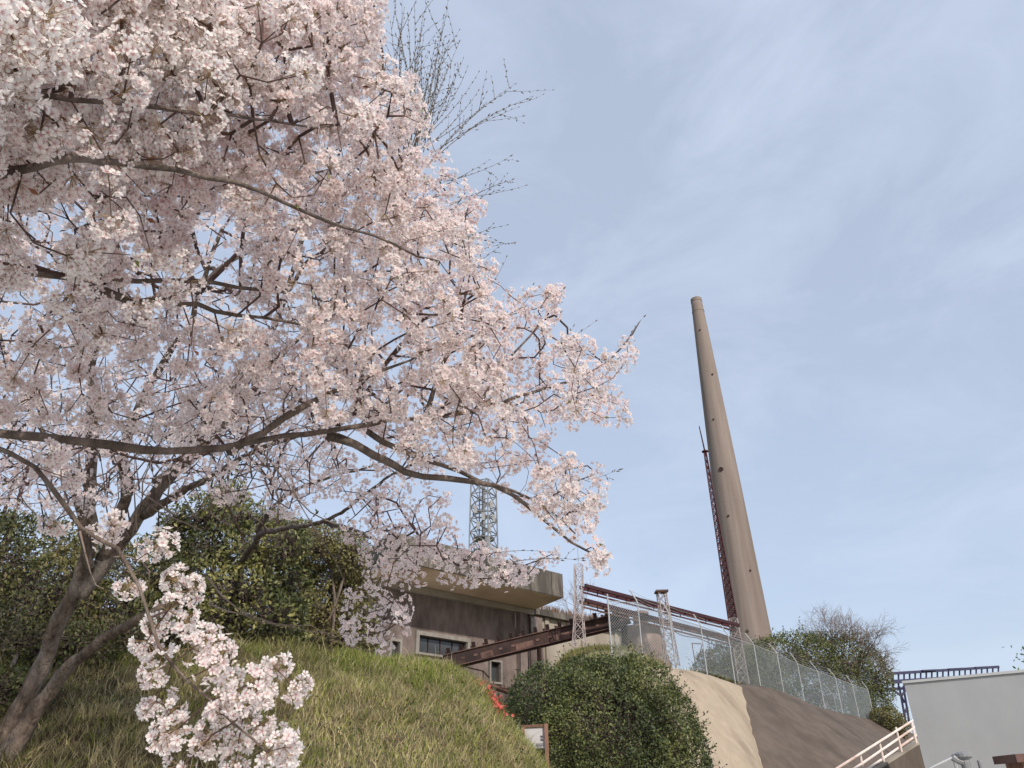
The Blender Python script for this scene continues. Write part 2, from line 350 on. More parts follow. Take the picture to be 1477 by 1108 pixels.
def ring(z, h, dr, name, m):
    b_ = MB(); V_ = []
    for (zz, rr) in ((z, crad(z) - .05), (z, crad(z) + dr), (z + h, crad(z + h) + dr), (z + h, crad(z + h) - .05)):
        V_ += [(cx + rr * math.cos(2 * math.pi * j / nn), cyy + rr * math.sin(2 * math.pi * j / nn), zz) for j in range(nn)]
    b_.poly(V_, [(i * nn + j, i * nn + (j + 1) % nn, ((i + 1) % 4) * nn + (j + 1) % nn, ((i + 1) % 4) * nn + j) for i in range(4) for j in range(nn)])
    return b_.build(name, m, ch)
ring(ct[2] - .45, .45, .03, 'rim', 'chimney_concrete'); ring(ct[2] - 1.9, .12, .03, 'collar', 'chimney_concrete')
for zz in np.arange(13, ct[2] - 4, 3.1): ring(zz, .04, .004, 'lift_joint', 'chimney_concrete')
for k in range(4):
    a = k * math.pi / 2 + .5; p = A([cx + (Rt - .05) * math.cos(a), cyy + (Rt - .05) * math.sin(a), ct[2] - .1]); MB().tube([p, p + A([0, 0, .9])], .03, 5).build('lightning_rod', 'galvanised', ch)
for (px, py, rr) in ((1040, 677, .24), (1029, 605, .10), (1050.5, 744, .10), (1082, 823, .11), (1078, 910, .13), (1027.5, 540, .11), (1009.5, 476, .10)):
    p = PY(px, py, 75); d = nrm(p - CAM)
    for it in range(400):
        if math.hypot(p[0] - cx, p[1] - cyy) < crad(p[2]) : break
        p = p + d * .05
    for it in range(200):
        if math.hypot(p[0] - cx, p[1] - cyy) > crad(p[2]) : break
        p = p - d * .05
    nv = nrm(A([p[0] - cx, p[1] - cyy, 0])); MB().tube([p - nv * .3, p + nv * .06], rr, 12).build('pipe_hole', 'rust_dark', ch)

# ------------------------------------------------------------------ lattice helper
def lattice(parent, base, top, wb, wt, bays, m, legr=.03, brr=.018, legn='leg', brn='brace', yaw=.6, split=None):
    base, top = A(base), A(top)
    def corner(t, k):
        w = wb + (wt - wb) * (t if split is None else min(1, t / split)); a = yaw + k * math.pi / 2
        return base + (top - base) * t + A([math.cos(a), math.sin(a), 0]) * w * .7071
    for k in range(4):
        pts = [corner(t, k) for t in ([0, 1] if split is None else [0, split, 1])]
        MB().tube(pts, legr, 5).build(legn, m, parent)
    for i in range(bays):
        t0, t1 = i / bays, (i + 1) / bays
        for k in range(4):
            b_ = MB(); b_.tube([corner(t0, k), corner(t1, (k + 1) % 4)], brr, 4); b_.tube([corner(t0, (k + 1) % 4), corner(t1, k)], brr, 4); b_.tube([corner(t1, k), corner(t1, (k + 1) % 4)], brr, 4)
            b_.build(brn, m, parent)

# red mast in front of the chimney
mb0 = PY(1073, 987, 42.5); mzt = PY(1017, 652, 42.5); mtop = PY(1008.5, 615, 42.5)
mast = thing('lattice_mast', 'slim dark red lattice mast leaning over beside the tall chimney', 'mast', mb0)
lattice(mast, mb0, PY(1057, 893, 42.5), .52, .44, 6, 'pink_steel', .028, .016)
lattice(mast, PY(1057, 893, 42.5), mzt, .44, .13, 24, 'maroon_paint', .034, .022)
MB().tube([mzt - A([0, 0, .1]), mtop], [.05, .03], 6).build('rod', 'dark_maroon', mast)
MB().tube([mzt, mzt + A([0, 0, .06])], .2, 8).build('cap_plate', 'dark_maroon', mast)

# ------------------------------------------------------------------ pipe rack
T1b, T1t = PY(835.5, 946, 36.6), PY(834.5, 815, 36.6)
t1 = thing('lattice_tower', 'pale pinkish lattice post beside the concrete roof corner', 'lattice post', T1b, 'lattice posts of the beams')
lattice(t1, T1b, T1t, .60, .36, 8, 'pink_steel', .024, .013, split=.45, yaw=.5)
MB().tube([T1t, T1t + A([0, 0, .9])], .012, 4).build('rod', 'galvanised', t1)
T2b, T2t = PY(970, 962, 37.6), PY(954, 855, 37.6)
t2 = thing('lattice_tower', 'rusty lattice post with flat cap behind the chain-link fence', 'lattice post', T2b, 'lattice posts of the beams')
lattice(t2, T2b, T2t, .56, .38, 7, 'pink_steel', .026, .015, yaw=.9)
MB().box(T2t + A([0, 0, .04]), (.3, 0, 0), (0, .3, 0), (0, 0, .04)).build('cap_plate', 'rust', t2)
def rack(name, label, p0, p1, m_top, m_low):
    p0, p1 = A(p0), A(p1); th = thing(name, label, 'steel beam', (p0 + p1) / 2, 'dark red overhead beams')
    d = nrm(p1 - p0); s = nrm(np.cross(d, A([0, 0, 1]))) * .2
    for sg, mm in ((1, m_top), (-1, m_low)):
        o_ = s * sg
        MB().bar(p0 + o_, p1 + o_, .10, .16).build('chord', mm, th)
    l = np.linalg.norm(p1 - p0)
    for k in range(int(l / .9)):
        q = p0 + d * (k + .5) * .9; MB().bar(q - s * .98, q + s * .98, .06, .05).build('cross_tie', m_low, th)
    for dz in (-.28,):
        MB().bar(p0 + A([0, 0, dz]), p1 + A([0, 0, dz]), .06, .07).build('lower_chord', m_low, th)
    for k in range(int(l / 1.8)):
        q = p0 + d * (k + .5) * 1.8; MB().bar(q + A([0, 0, -.245]), q + A([0, 0, -.03]), .04, .04).build('hanger', m_low, th)
rack('overhead_beam', 'upper dark red steel beam running from pale post to red mast', PY(840, 846, 36.7), PY(1062, 903, 42.4), 'dark_maroon', 'maroon_paint')
rack('overhead_beam', 'lower dark red steel beam running from pale post to red mast', PY(840, 867, 36.7), PY(1064, 925, 42.4), 'dark_maroon', 'rust')

# kiln stub
kb = PY(930, 956, 40.5)
kl = thing('kiln_stub', 'old brown masonry kiln stub behind the chain-link fence', 'kiln', kb)
def frust(b_, c, r0, r1, h, n_=14, jit=.03): return b_.tube([c, c + A([0, 0, h * .5]), c + A([0, 0, h])], [r0, (r0 + r1) / 2, r1], n_, True, jit)
z1 = PY(930, 905, 40.5)[2]; z2 = PY(932, 884, 40.5)[2]
frust(MB(), kb - A([0, 0, .5]), 1.35, .95, z1 - kb[2] + .5).build('base', 'kiln_stone', kl)
frust(MB(), A([kb[0], kb[1], z1 - .02]), .42, .38, z2 - z1).build('neck', 'kiln_stone', kl)
MB().tube([A([kb[0], kb[1], z2 - .08]), A([kb[0], kb[1], z2 + .04])], .44, 14).build('rim', 'kiln_stone', kl)

# rusty conveyor
c0, c1 = PY(640, 957, 38.5), PY(905, 893, 39.5)
cv = thing('conveyor', 'long rusty inclined conveyor with roller brackets crossing the building front', 'conveyor', c0)
d = nrm(c1 - c0); s = nrm(np.cross(d, A([0, 0, 1]))); l = np.linalg.norm(c1 - c0); upv = np.cross(s, d)
for sg in (-1, 1):
    MB().bar(c0 + s * .35 * sg, c1 + s * .35 * sg, .08, .58).build('side_girder', 'rust_dark', cv)
    MB().bar(c0 + s * .42 * sg + upv * .30, c1 + s * .42 * sg + upv * .30, .14, .03).build('flange', 'rust', cv)
    MB().bar(c0 + s * .42 * sg - upv * .30, c1 + s * .42 * sg - upv * .30, .14, .03).build('flange', 'rust', cv)
k = .3
while k < l:
    q = c0 + d * k + upv * .33
    MB().bar(q - s * .42, q + s * .42, .05, .06).build('idler_bar', 'rust_dark', cv)
    for sg in (-1, 1): MB().bar(q + s * .42 * sg, q + s * .52 * sg + upv * .24, .18, .04).build('bracket', 'rust_dark', cv)
    MB().tube([q + upv * .08 - s * .3, q + upv * .08 + s * .3], .05, 8).build('roller', 'pink_steel', cv)
    MB().box(c0 + d * k + s * .41 - upv * .02, d * .09, s * .012, upv * .05).build('slot_plate', 'rust', cv)
    k += .62
for (t, bw) in ((.42, .9), (.62, .8), (.22, .6)):
    q = c0 + d * l * t + s * .40 - upv * .12; MB().box(q, d * bw / 2, s * .008, upv * .14).build('patch_plate', 'rust', cv)
for t in (.06, .5, .97):
    q = c0 + d * l * t
    for sg in (-1, 1): MB().bar(q + s * .3 * sg - upv * .25, q * A([1, 1, 0]) + s * .3 * sg + A([0, 0, 6.4]), .10, .10).build('support_leg', 'rust_dark', cv)

# ------------------------------------------------------------------ bunker-like building
pil = PY(748, 885, 44.0); wd = A([.72, .694, 0]); wd /= np.linalg.norm(wd); wn_ = A([wd[1], -wd[0], 0])    # along the wall, towards the viewer
zb = 4.6; zt = pil[2]
bld = thing('concrete_building', 'weathered concrete bunker building with thick overhanging flat roof', 'building', A([pil[0] - 4, pil[1] - 4, zb]))
def on_wall(px, py, out=0.0):           # ray hits wall plane moved out
    d_ = ROT @ A([px - IW / 2, IH / 2 - py, -FPX]); q = pil + wn_ * out; return CAM + d_ * (((q - CAM) @ wn_) / (d_ @ wn_))
def W(u, z, out=0.0): return A([pil[0], pil[1], 0]) + wd * u + wn_ * out + A([0, 0, z])
def ucoord(px, py): p = on_wall(px, py); return (p - pil) @ wd, p[2]
u0 = ucoord(537, 900)[0]
wx0, wz0 = ucoord(602, 939); wx1, wz1 = ucoord(683, 915)
wzt = ucoord(602, 916)[1]; wzb = ucoord(602, 941)[1]; wx1 = ucoord(672, 934)[0]
dx0, dz0 = ucoord(562, 948); dx1 = ucoord(574, 948)[0]; dzt = ucoord(565, 925)[1]
lx0 = ucoord(706, 950)[0]; lx1 = ucoord(720, 950)[0]; lzt = ucoord(712, 958)[1] + .1; lzb = lzt - 1.0
# wall in strips around openings (0.35 thick)
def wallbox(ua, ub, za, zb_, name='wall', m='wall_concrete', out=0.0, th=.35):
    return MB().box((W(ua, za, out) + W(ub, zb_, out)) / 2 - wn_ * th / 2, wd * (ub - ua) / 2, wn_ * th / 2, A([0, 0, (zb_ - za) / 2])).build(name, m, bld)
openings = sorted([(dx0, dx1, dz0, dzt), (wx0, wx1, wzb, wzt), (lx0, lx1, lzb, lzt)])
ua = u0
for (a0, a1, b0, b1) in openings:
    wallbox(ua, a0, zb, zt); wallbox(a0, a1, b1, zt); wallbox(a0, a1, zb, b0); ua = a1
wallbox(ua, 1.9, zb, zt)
# projecting frames
def frame(a0, a1, b0, b1, name, mull, w=.16):
    wf = MB()
    wf.box(W((a0 + a1) / 2, b1 + w / 2, .06), wd * ((a1 - a0) / 2 + w), wn_ * .09, A([0, 0, w / 2])); wf.box(W(a0 - w / 2, (b0 + b1) / 2, .06), wd * w / 2, wn_ * .09, A([0, 0, (b1 - b0) / 2])); wf.box(W(a1 + w / 2, (b0 + b1) / 2, .06), wd * w / 2, wn_ * .09, A([0, 0, (b1 - b0) / 2]))
    wf.box(W((a0 + a1) / 2, b0 - .05, .05), wd * ((a1 - a0) / 2 + w), wn_ * .11, A([0, 0, .05]))
    wo = wf.build(name, 'frame_concrete', bld)
    nm = mull + 1; pw = (a1 - a0) / nm
    for i in range(nm):
        MB().box(W(a0 + (i + .5) * pw, (b0 + b1) / 2, -.22), wd * (pw / 2 - .02), wn_ * .01, A([0, 0, (b1 - b0) / 2])).build('pane', 'dark_glass', wo)
        if i: MB().box(W(a0 + i * pw, (b0 + b1) / 2, -.20), wd * .025, wn_ * .03, A([0, 0, (b1 - b0) / 2])).build('mullion', 'rust_dark', wo)
frame(wx0, wx1, wzb, wzt, 'window', 3, .2); frame(dx0, dx1, dz0, dzt, 'window', 0, .12); frame(lx0, lx1, lzb, lzt, 'window', 0, .10)
# beam under the soffit, pillar
zso = ucoord(740, 876)[1] + .02
MB().box((W(u0, zt, .12) + W(.95, zso, .12)) / 2, wd * (.95 - u0) / 2, wn_ * .18, A([0, 0, (zso - zt) / 2])).build('lintel_beam', 'cream_concrete', bld)
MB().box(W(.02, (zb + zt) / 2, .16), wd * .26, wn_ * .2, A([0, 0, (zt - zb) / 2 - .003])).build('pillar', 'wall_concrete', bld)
# roof slab: front edge from pixels
def at_z(px, py, z): return PZ(px, py, z)
zs_ = zso + .02
fr = at_z(813, 863, zs_); br = at_z(772.5, 879.5, zs_); SLL = (fr - at_z(520, 790, zs_)) @ wd; SLL = 11.5; fl = fr - wd * SLL; bl = br - wd * SLL
hgt = PY(813, 829, fr[1])[2] - zs_
bk_r = br + nrm(br - fr) * 4.0; bk_l = bl + nrm(br - fr) * 4.0
slab = MB().prism([fl + A([0, 0, .03]), fr + A([0, 0, .03]), bk_r + A([0, 0, .03]), bk_l + A([0, 0, .03])], A([0, 0, hgt])).build('roof_slab', 'roof_concrete', bld)
sh = lambda p: p
MB().prism([fl + wd * .12 - wn_ * .12, fr - wd * .10 - wn_ * .06, bk_r - wd * .15 + wn_ * .1, bk_l + wd * .12 + wn_ * .1], A([0, 0, .03])).build('soffit', 'bounce_lit_soffit', bld)
# grooves in the fascia: board joints
for k in range(5):
    q = fr - wd * (.9 + k * 2.1); MB().box(q + wn_ * .004 + A([0, 0, .03 + hgt / 2]), wd * .012, wn_ * .006, A([0, 0, hgt / 2 - .02])).build('board_joint', 'rust_dark', slab)
for k in range(6):
    q = fr - wd * (.5 + k * 1.7 + random.random() * .4) + A([0, 0, hgt + .03]); MB().box(q - wn_ * .25, wd * (.3 + .3 * random.random()), wn_ * .2, A([0, 0, .025])).build('moss_clump', 'hill_soil', slab)
# side body behind
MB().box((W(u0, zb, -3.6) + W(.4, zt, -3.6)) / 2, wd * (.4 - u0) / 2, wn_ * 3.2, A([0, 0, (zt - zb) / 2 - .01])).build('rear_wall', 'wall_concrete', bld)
# fittings by the pillar
b_ = MB(); b_.box(W(1.05, zt - .55, .0), wd * .2, wn_ * .12, A([0, 0, .42])); b_.build('meter_box', 'frame_concrete', bld)
MB().tube([W(.62, zt - .02, .22), W(.62, zb + .4, .22)], .045, 6).build('downpipe', 'rust_dark', bld)
MB().tube([W(-.45, zt - .1, .2), W(-.45, zt - .85, .2)], .03, 6).build('lamp_bracket', 'galvanised', bld)

# lower wing to the right
wing0 = PY(772, 884, 46.0)
wg = thing('concrete_wing', 'low pale concrete wing right of the bunker building', 'building', A([wing0[0] + 3, wing0[1] + 3, zb]))
wz = PY(775, 888, 46.0)[2]
q0 = PY(770, 888, 46.0) * A([1, 1, 0]); q1 = q0 + wd * 9
MB().box((q0 + q1) / 2 + A([0, 0, (zb + wz) / 2]) - wn_ * .2, wd * 4.5, wn_ * .2, A([0, 0, (wz - zb) / 2])).build('wall', 'cream_concrete', wg)
MB().box((q0 + q1) / 2 + A([0, 0, wz + .17]) - wn_ * 1.6, wd * 4.7, wn_ * 2.0, A([0, 0, .168])).build('roof_slab', 'roof_concrete', wg)
for k in range(3):
    MB().box(q0 + wd * (1.0 + k * 3.2) + A([0, 0, (zb + wz) / 2]) + wn_ * .06, wd * .16, wn_ * .06, A([0, 0, (wz - zb) / 2 - .003])).build('pilaster', 'cream_concrete', wg)

# rusty platform and handrail below the building
pf0 = PY(600, 962, 37.5)
pf = thing('rusty_platform', 'rusty steel platform with railing beneath the conveyor end', 'platform', pf0)
MB().bar(PY(598, 962, 37.5), PY(655, 966, 38.2), .5, .16).build('deck', 'rust', pf)
MB().bar(PY(655, 972, 38.2), PY(756, 1006, 41.5), .5, .12).build('deck', 'rust', pf)
for (pa, pb, ya, yb) in (((598, 958), (655, 962), 37.5, 38.2), ((655, 962), (697, 972), 38.2, 39.4), ((697, 972), (706, 982), 39.4, 39.6), ((640, 985), (760, 1000), 38.0, 41.0)):
    MB().tube([PY(*pa, ya) + A([0, 0, .12]), PY(*pb, yb) + A([0, 0, .12])], .035, 6).build('rail', 'rust', pf)
for (px, py, y_) in ((598, 958, 37.5), (653, 960, 38.2), (668, 966, 38.5), (697, 972, 39.4), (712, 985, 39.8), (628, 960, 37.9)):
    t_ = PY(px, py, y_) + A([0, 0, .12]); MB().tube([t_, t_ - A([0, 0, 1.5])], .035, 6).build('rail_post', 'rust', pf)

# antenna tower on the roof side
ab, at_ = PY(697.5, 808, 52), PY(697.5, 697, 52)
an = thing('antenna_tower', 'slender grey lattice antenna tower rising behind the concrete roof', 'antenna tower', ab)
lattice(an, ab, at_, 1.5, 1.35, 6, 'tower_steel', .055, .036, yaw=.35)
MB().tube([ab, at_], .13, 8).build('mast_pole', 'tower_steel', an)
for py in (778, 742):
    c_ = PY(697.5, py, 52); pts = [c_ + A([math.cos(a) * .75, math.sin(a) * .75, 0]) for a in np.linspace(0, 2 * math.pi, 17)]
    MB().tube(pts, .05, 5, False).build('ring_platform', 'tower_steel', an)
    if py == 778: MB().tube([c_ - A([0, 0, .03]), c_ + A([0, 0, .03])], .72, 16).build('ring_deck', 'pipe_grey', an)
for (px, py, yy) in ((686, 735, 51.4), (709, 728, 51.4), (690, 758, 51.2), (706, 762, 51.2), (697, 745, 51.0), (712, 748, 51.8)):
    c_ = PY(px, py, yy); MB().box(c_, (.12, 0, 0), (0, .08, 0), (0, 0, .28)).build('antenna_panel', 'pipe_grey', an)
MB().tube([PY(684, 800, 51.6), PY(684, 770, 51.6)], .06, 6).build('antenna_stub', 'pipe_grey', an)
MB().tube([PY(703, 795, 51.2), PY(703, 775, 51.2)], [.2, .2], 8).build('drum', 'pipe_grey', an)

# ------------------------------------------------------------------ chain-link fence
fn = thing('chain_link_fence', 'long galvanised chain-link fence with barbed wire along the slope top', 'fence', PB[0])
bend = []
for i, (b, t) in enumerate(zip(PB, PT)):
    h = t[2] - b[2]
    if i == 0:
        MB().tube([b - A([0, 0, .2]), b + A([0, 0, h])], .035, 8).build('fence_post', 'galvanised', fn); bend.append(b + A([0, 0, h * .99])); PT[0] = b + A([0, 0, h])
    else:
        bp = b + A([0, 0, h * .78]); bend.append(bp)
        MB().tube([b - A([0, 0, .2]), bp, bp + (t - bp) * .15 + A([0, 0, .03]), t], .027, 8).build('fence_post', 'galvanised', fn)
MB().tube([PY(884, 919, 32.4), PY(897, 945, 32.6)], .025, 6).build('brace_bar', 'galvanised', fn)
ret = PB[-1] + A([-1.5, 2.2, 0]); PBx = PB + [ret]; bx_ = bend + [ret + bend[-1] - PB[-1]]
MB().tube([ret - A([0, 0, .2]), bx_[-1], bx_[-1] + A([-.3, .1, .35])], .033, 8).build('fence_post', 'galvanised', fn)
for i in range(len(PBx) - 1):
    a0, a1, b0, b1 = PBx[i], PBx[i + 1], bx_[i], bx_[i + 1]
    if i == 0: b0 = a0 + (b1 - a1) * 1.12
    wl = np.linalg.norm(a1 - a0); hl = np.linalg.norm(b0 - a0); nsp = .125; P0 = []; P1 = []
    q = lambda u, v: (a0 * (1 - u) + a1 * u) * (1 - v) + (b0 * (1 - u) + b1 * u) * v
    nk = int((wl + hl) / nsp)
    for kk in range(1, nk):
        s_ = kk * nsp
        sa = (min(s_, wl), max(0, s_ - wl)); sb = (max(0, s_ - hl), min(s_, hl))
        P0.append(q(sa[0] / wl, sa[1] / hl)); P1.append(q(sb[0] / wl, sb[1] / hl))
        P0.append(q(1 - sa[0] / wl, sa[1] / hl)); P1.append(q(1 - sb[0] / wl, sb[1] / hl))
    P0 = np.array(P0); P1 = np.array(P1); rr = np.full(len(P0), .0062)
    Vt, Ft = tubes(P0, P1, rr, rr, 3); aobj('wire_mesh', Vt, Ft, 'fence_wire', fn)
    MB().tube([b0, b1], .018, 5).build('top_rail', 'galvanised', fn)
for f_ in (.35, .65, .95):
    pts = [bx_[i] + (PT[i] - bend[i]) * f_ for i in range(1, 12)]
    out = []
    for i in range(len(pts) - 1):
        for t in (0, .5): out.append(pts[i] * (1 - t) + pts[i + 1] * t - A([0, 0, .05 if t else 0]))
    MB().tube(out + [pts[-1]], .008, 4).build('barbed_wire', 'galvanised', fn)

# small pipe frame and sagging cable behind the fence
pfb = PY(1000, 958, 41)
fr_ = thing('pipe_frame', 'thin steel pipe frame standing behind the fence near kiln', 'frame', pfb)
for (pa, pb) in (((998, 928), (1003, 958)), ((1022, 920), (1025, 955)), ((998, 928), (1012, 929)), ((1013, 930), (1006, 952))):
    MB().tube([PY(*pa, 41), PY(*pb, 41)], .025, 5).build('pipe', 'rust', fr_)
cbp = [PY(970, 909, 38), PY(985, 917, 39), PY(1008, 921, 40), PY(1030, 930, 41), PY(1060, 936, 42.4)]
tag(MB().tube(catmull(cbp, .4), .02, 5).build('cable', 'rust_dark'), 'dark cable sagging from rusty lattice post to red mast', 'cable')

# ------------------------------------------------------------------ violet gantry far right
gb = PY(1300, 1030, 70)
gt = thing('steel_gantry', 'far dark violet steel gantry with railings above the grey wall', 'gantry', gb)
for (ya, yb, w_) in ((972, 962, .22), (984, 974, .3), (994, 986, .2)):
    MB().bar(PY(1280, ya, 70), PY(1440, yb + (0 if ya < 990 else 2), 78), w_, w_).build('chord', 'violet_steel', gt)
for k in range(21):
    t = k / 20; px = 1280 + 160 * t; Y_ = 70 + 8 * t
    MB().bar(PY(px, 972 - 10 * t, Y_), PY(px, 994 - 8 * t, Y_), .12, .12).build('baluster', 'violet_steel', gt)
for k in range(3):
    px = 1330 + 38 * k; MB().bar(PY(px, 967.5 - 2.2 * k, 72), PY(px + 20, 966.5 - 2.2 * k, 73), .2, .12).build('roof_plate', 'violet_steel', gt)
for (pa, pb) in (((1297, 990), (1307, 1045)), ((1303, 990), (1312, 1045)), ((1284, 992), (1300, 1004)), ((1312, 988), (1300, 1004)), ((1300, 1004), (1305, 1014)), ((1309, 1020), (1304, 1030))):
    MB().bar(PY(*pa, 70.5), PY(*pb, 70.5), .15, .15).build('leg', 'violet_steel', gt)

# ------------------------------------------------------------------ grey wall building right
ga = PY(1304, 986, 17.0); gz = ga[2]; gb2 = PZ(1477, 970, gz); gd = nrm((gb2 - ga) * A([1, 1, 0])); gn = A([gd[1], -gd[0], 0]); gn = gn if gn[1] < 0 else -gn
gh = thing('grey_shed', 'plain grey rendered shed with flat top at right edge', 'shed', A([ga[0] + 3, ga[1], 0]))
MB().box(A([ga[0], ga[1], 0]) + gd * 4 - gn * 2.0 + A([0, 0, (gz - .003) / 2 - .1]), gd * 4, gn * 2.0, A([0, 0, (gz - .003) / 2 + .1])).build('wall', 'grey_render', gh)
MB().box(A([ga[0], ga[1], gz + .025]) + gd * 4.0 - gn * 2.0, gd * 4.03, gn * 2.03, A([0, 0, .025])).build('coping', 'grey_trim', gh)
# standpipe in front of it
vb = PY(1390, 1092, 9.0)
vp = thing('standpipe', 'short grey metal standpipe with round cap before the grey shed', 'pipe', vb * A([1, 1, 0]))
MB().tube([vb * A([1, 1, 0]), vb], .045, 12).build('pipe', 'pipe_grey', vp)
MB().tube([vb - A([0, 0, .02]), vb, vb + A([0, 0, .03]), vb + A([0, 0, .05])], [.06, .085, .085, .05], 14).build('cap', 'pipe_grey', vp)
v2 = PY(1412, 1097, 9.0); MB().tube([v2 * A([1, 1, 0]), v2], .022, 8).build('side_pipe', 'pipe_grey', vp)
MB().tube([PY(1373, 1092, 9), PY(1379, 1096, 9), vb - A([.0, 0, .06])], .035, 8).build('elbow', 'pipe_grey', vp)
MB().tube([PY(1374, 1093, 9), PY(1345, 1107, 9), PY(1330, 1116, 9)], .014, 6).build('thin_pipe', 'galvanised', vp)
MB().tube([PY(1376, 1094, 9), PY(1376, 1094, 9) * A([1, 1, 0])], .016, 6).build('pipe_leg', 'galvanised', vp)
# small rusty-roofed cabinet
kb_ = PY(1475, 1090, 8.2)
cbn = thing('meter_cabinet', 'small ochre cabinet with rusty brown lid at bottom right', 'cabinet', kb_ * A([1, 1, 0]))
MB().box(kb_ * A([1, 1, .5]) + A([.05, 0, -.03]), (.16, 0, 0), (0, .14, 0), (0, 0, kb_[2] / 2 - .03)).build('body', 'sign_wood', cbn)
MB().box(kb_ + A([.05, 0, -.02]), (.235, 0, .01), (0, .2, 0), (0, 0, .035)).build('lid', 'rust', cbn)

# stair with handrails
hr = thing('stair_handrail', 'pale pink three-bar steel handrail climbing beside the grey shed', 'handrail', PY(1278, 1108, 21) * A([1, 1, 0]))
def rl(px, py): return PY(px, py, 20.0 + (px - 1210) / 110 * 4.0)
R0 = [((1205, 1110), (1322, 1036)), ((1228, 1112), (1324, 1046)), ((1248, 1112), (1326, 1058))]
for (a_, b2) in R0: MB().tube([rl(*a_), rl(*b2)], .03, 8).build('rail', 'rail_paint', hr)
for (tx, ty, bx2, by2) in ((1240, 1086, 1247, 1126), (1268, 1069, 1277.5, 1108), (1292, 1049, 1301.5, 1086), (1314, 1040, 1320, 1070)):
    p_ = rl(tx, ty); b3 = rl(tx, ty); q_ = A([p_[0], p_[1], PY(bx2, by2, p_[1])[2] - .1]); MB().tube([q_, p_], .032, 8).build('baluster', 'rail_paint', hr)
s0, s1 = rl(1225, 1135), rl(1335, 1066)
sdv = (s1 - s0); sh_ = nrm(sdv * A([1, 1, 0])); sn = A([-sh_[1], sh_[0], 0])
st = thing('concrete_stair', 'brown concrete stair flight with kerb rising beside the grey shed', 'stairs', s0 * A([1, 1, 0]))
kk = 15
s0 = s0 - sdv * .9; sdv = sdv * 2.1
for k in range(kk):
    a_ = s0 + sdv * k / kk; e_ = s0 + sdv * (k + 1) / kk; ln = np.linalg.norm((e_ - a_) * A([1, 1, 0]))
    ctr = (a_ + e_) / 2; hz = max(e_[2] - .8, .1)
    MB().box(A([ctr[0], ctr[1], hz / 2]) + sn * .85, sh_ * ln * .499, sn * .75, A([0, 0, hz / 2])).build('step', 'brown_concrete', st)
MB().prism([s0 * A([1, 1, 0]) + sn * .1, (s0 + sdv) * A([1, 1, 0]) + sn * .1, s0 + sdv + sn * .1 + A([0, 0, .03]), s0 + sn * .1 + A([0, 0, .03])], -sn * .22).build('side_wall', 'brown_concrete', st)
MB().bar(s0 + A([0, 0, .05]), s0 + sdv + A([0, 0, .05]), .26, .05).build('kerb', 'cream_concrete', st)

# ------------------------------------------------------------------ sign
sg0 = PY(785, 1120, 17.2)
sg = thing('info_sign', 'small white information board on brown wooden posts beside the hedge', 'sign', sg0 * A([1, 1, 0]) + A([0, 0, .8]))
def sp(px, py): return PY(px, py, 17.2 + (785 - px) / 35 * .25)
for (px, tp) in ((787.5, 1044), (754, 1049)):
    t_ = sp(px, tp); MB().box(A([t_[0], t_[1], (t_[2]) / 2]), (.038, .0, 0), (0, .04, 0), (0, 0, t_[2] / 2)).build('post', 'sign_wood', sg)
tl, tr, brr, bll = sp(756, 1050.5), sp(783.5, 1049), sp(784.5, 1079), sp(757.5, 1080)
MB().prism([tl, tr, brr, bll], A([.02, .05, 0])).build('board', 'sign_white', sg)
nrm_s = A([-.02, -.05, 0]) * .08
def onb(u, v): return (tl * (1 - u) + tr * u) * (1 - v) + (bll * (1 - u) + brr * u) * v + nrm_s
for (ua_, ub_, va, vb_) in ((.84, .97, .40, .50), (.84, .98, .54, .66), (.58, .98, .78, .82), (.58, .98, .86, .90), (.62, .92, .93, .96)):
    MB().poly([onb(ua_, va), onb(ub_, va), onb(ub_, vb_), onb(ua_, vb_)], [(3, 2, 1, 0)]).build('printed_block', 'sign_print', sg)
MB().bar(sp(753, 1048), sp(789, 1046.5), .05, .05).build('top_bar', 'sign_wood', sg)

# red steel structure at the left edge
lb = PY(20, 740, 24)
ls = thing('red_steelwork', 'dark red steel framework showing at the left edge behind blossom', 'steel frame', A([lb[0], lb[1], 3.5]))
for (pa, pb, w_) in (((-60, 705), (60, 655), .07), ((-60, 690), (20, 655), .06), ((-60, 725), (70, 672), .06), ((42, 668), (20, 745), .10), ((28, 672), (4, 745), .09), ((0, 690), (42, 700), .08)):
    MB().bar(PY(*pa, 24), PY(*pb, 24), w_, w_).build('beam', 'dark_maroon', ls)
for px in (20, 4):
    p_ = PY(px, 745, 24); MB().bar(p_, p_ * A([1, 1, 0]) + A([0, 0, 3.5]), .15, .15).build('leg', 'dark_maroon', ls)


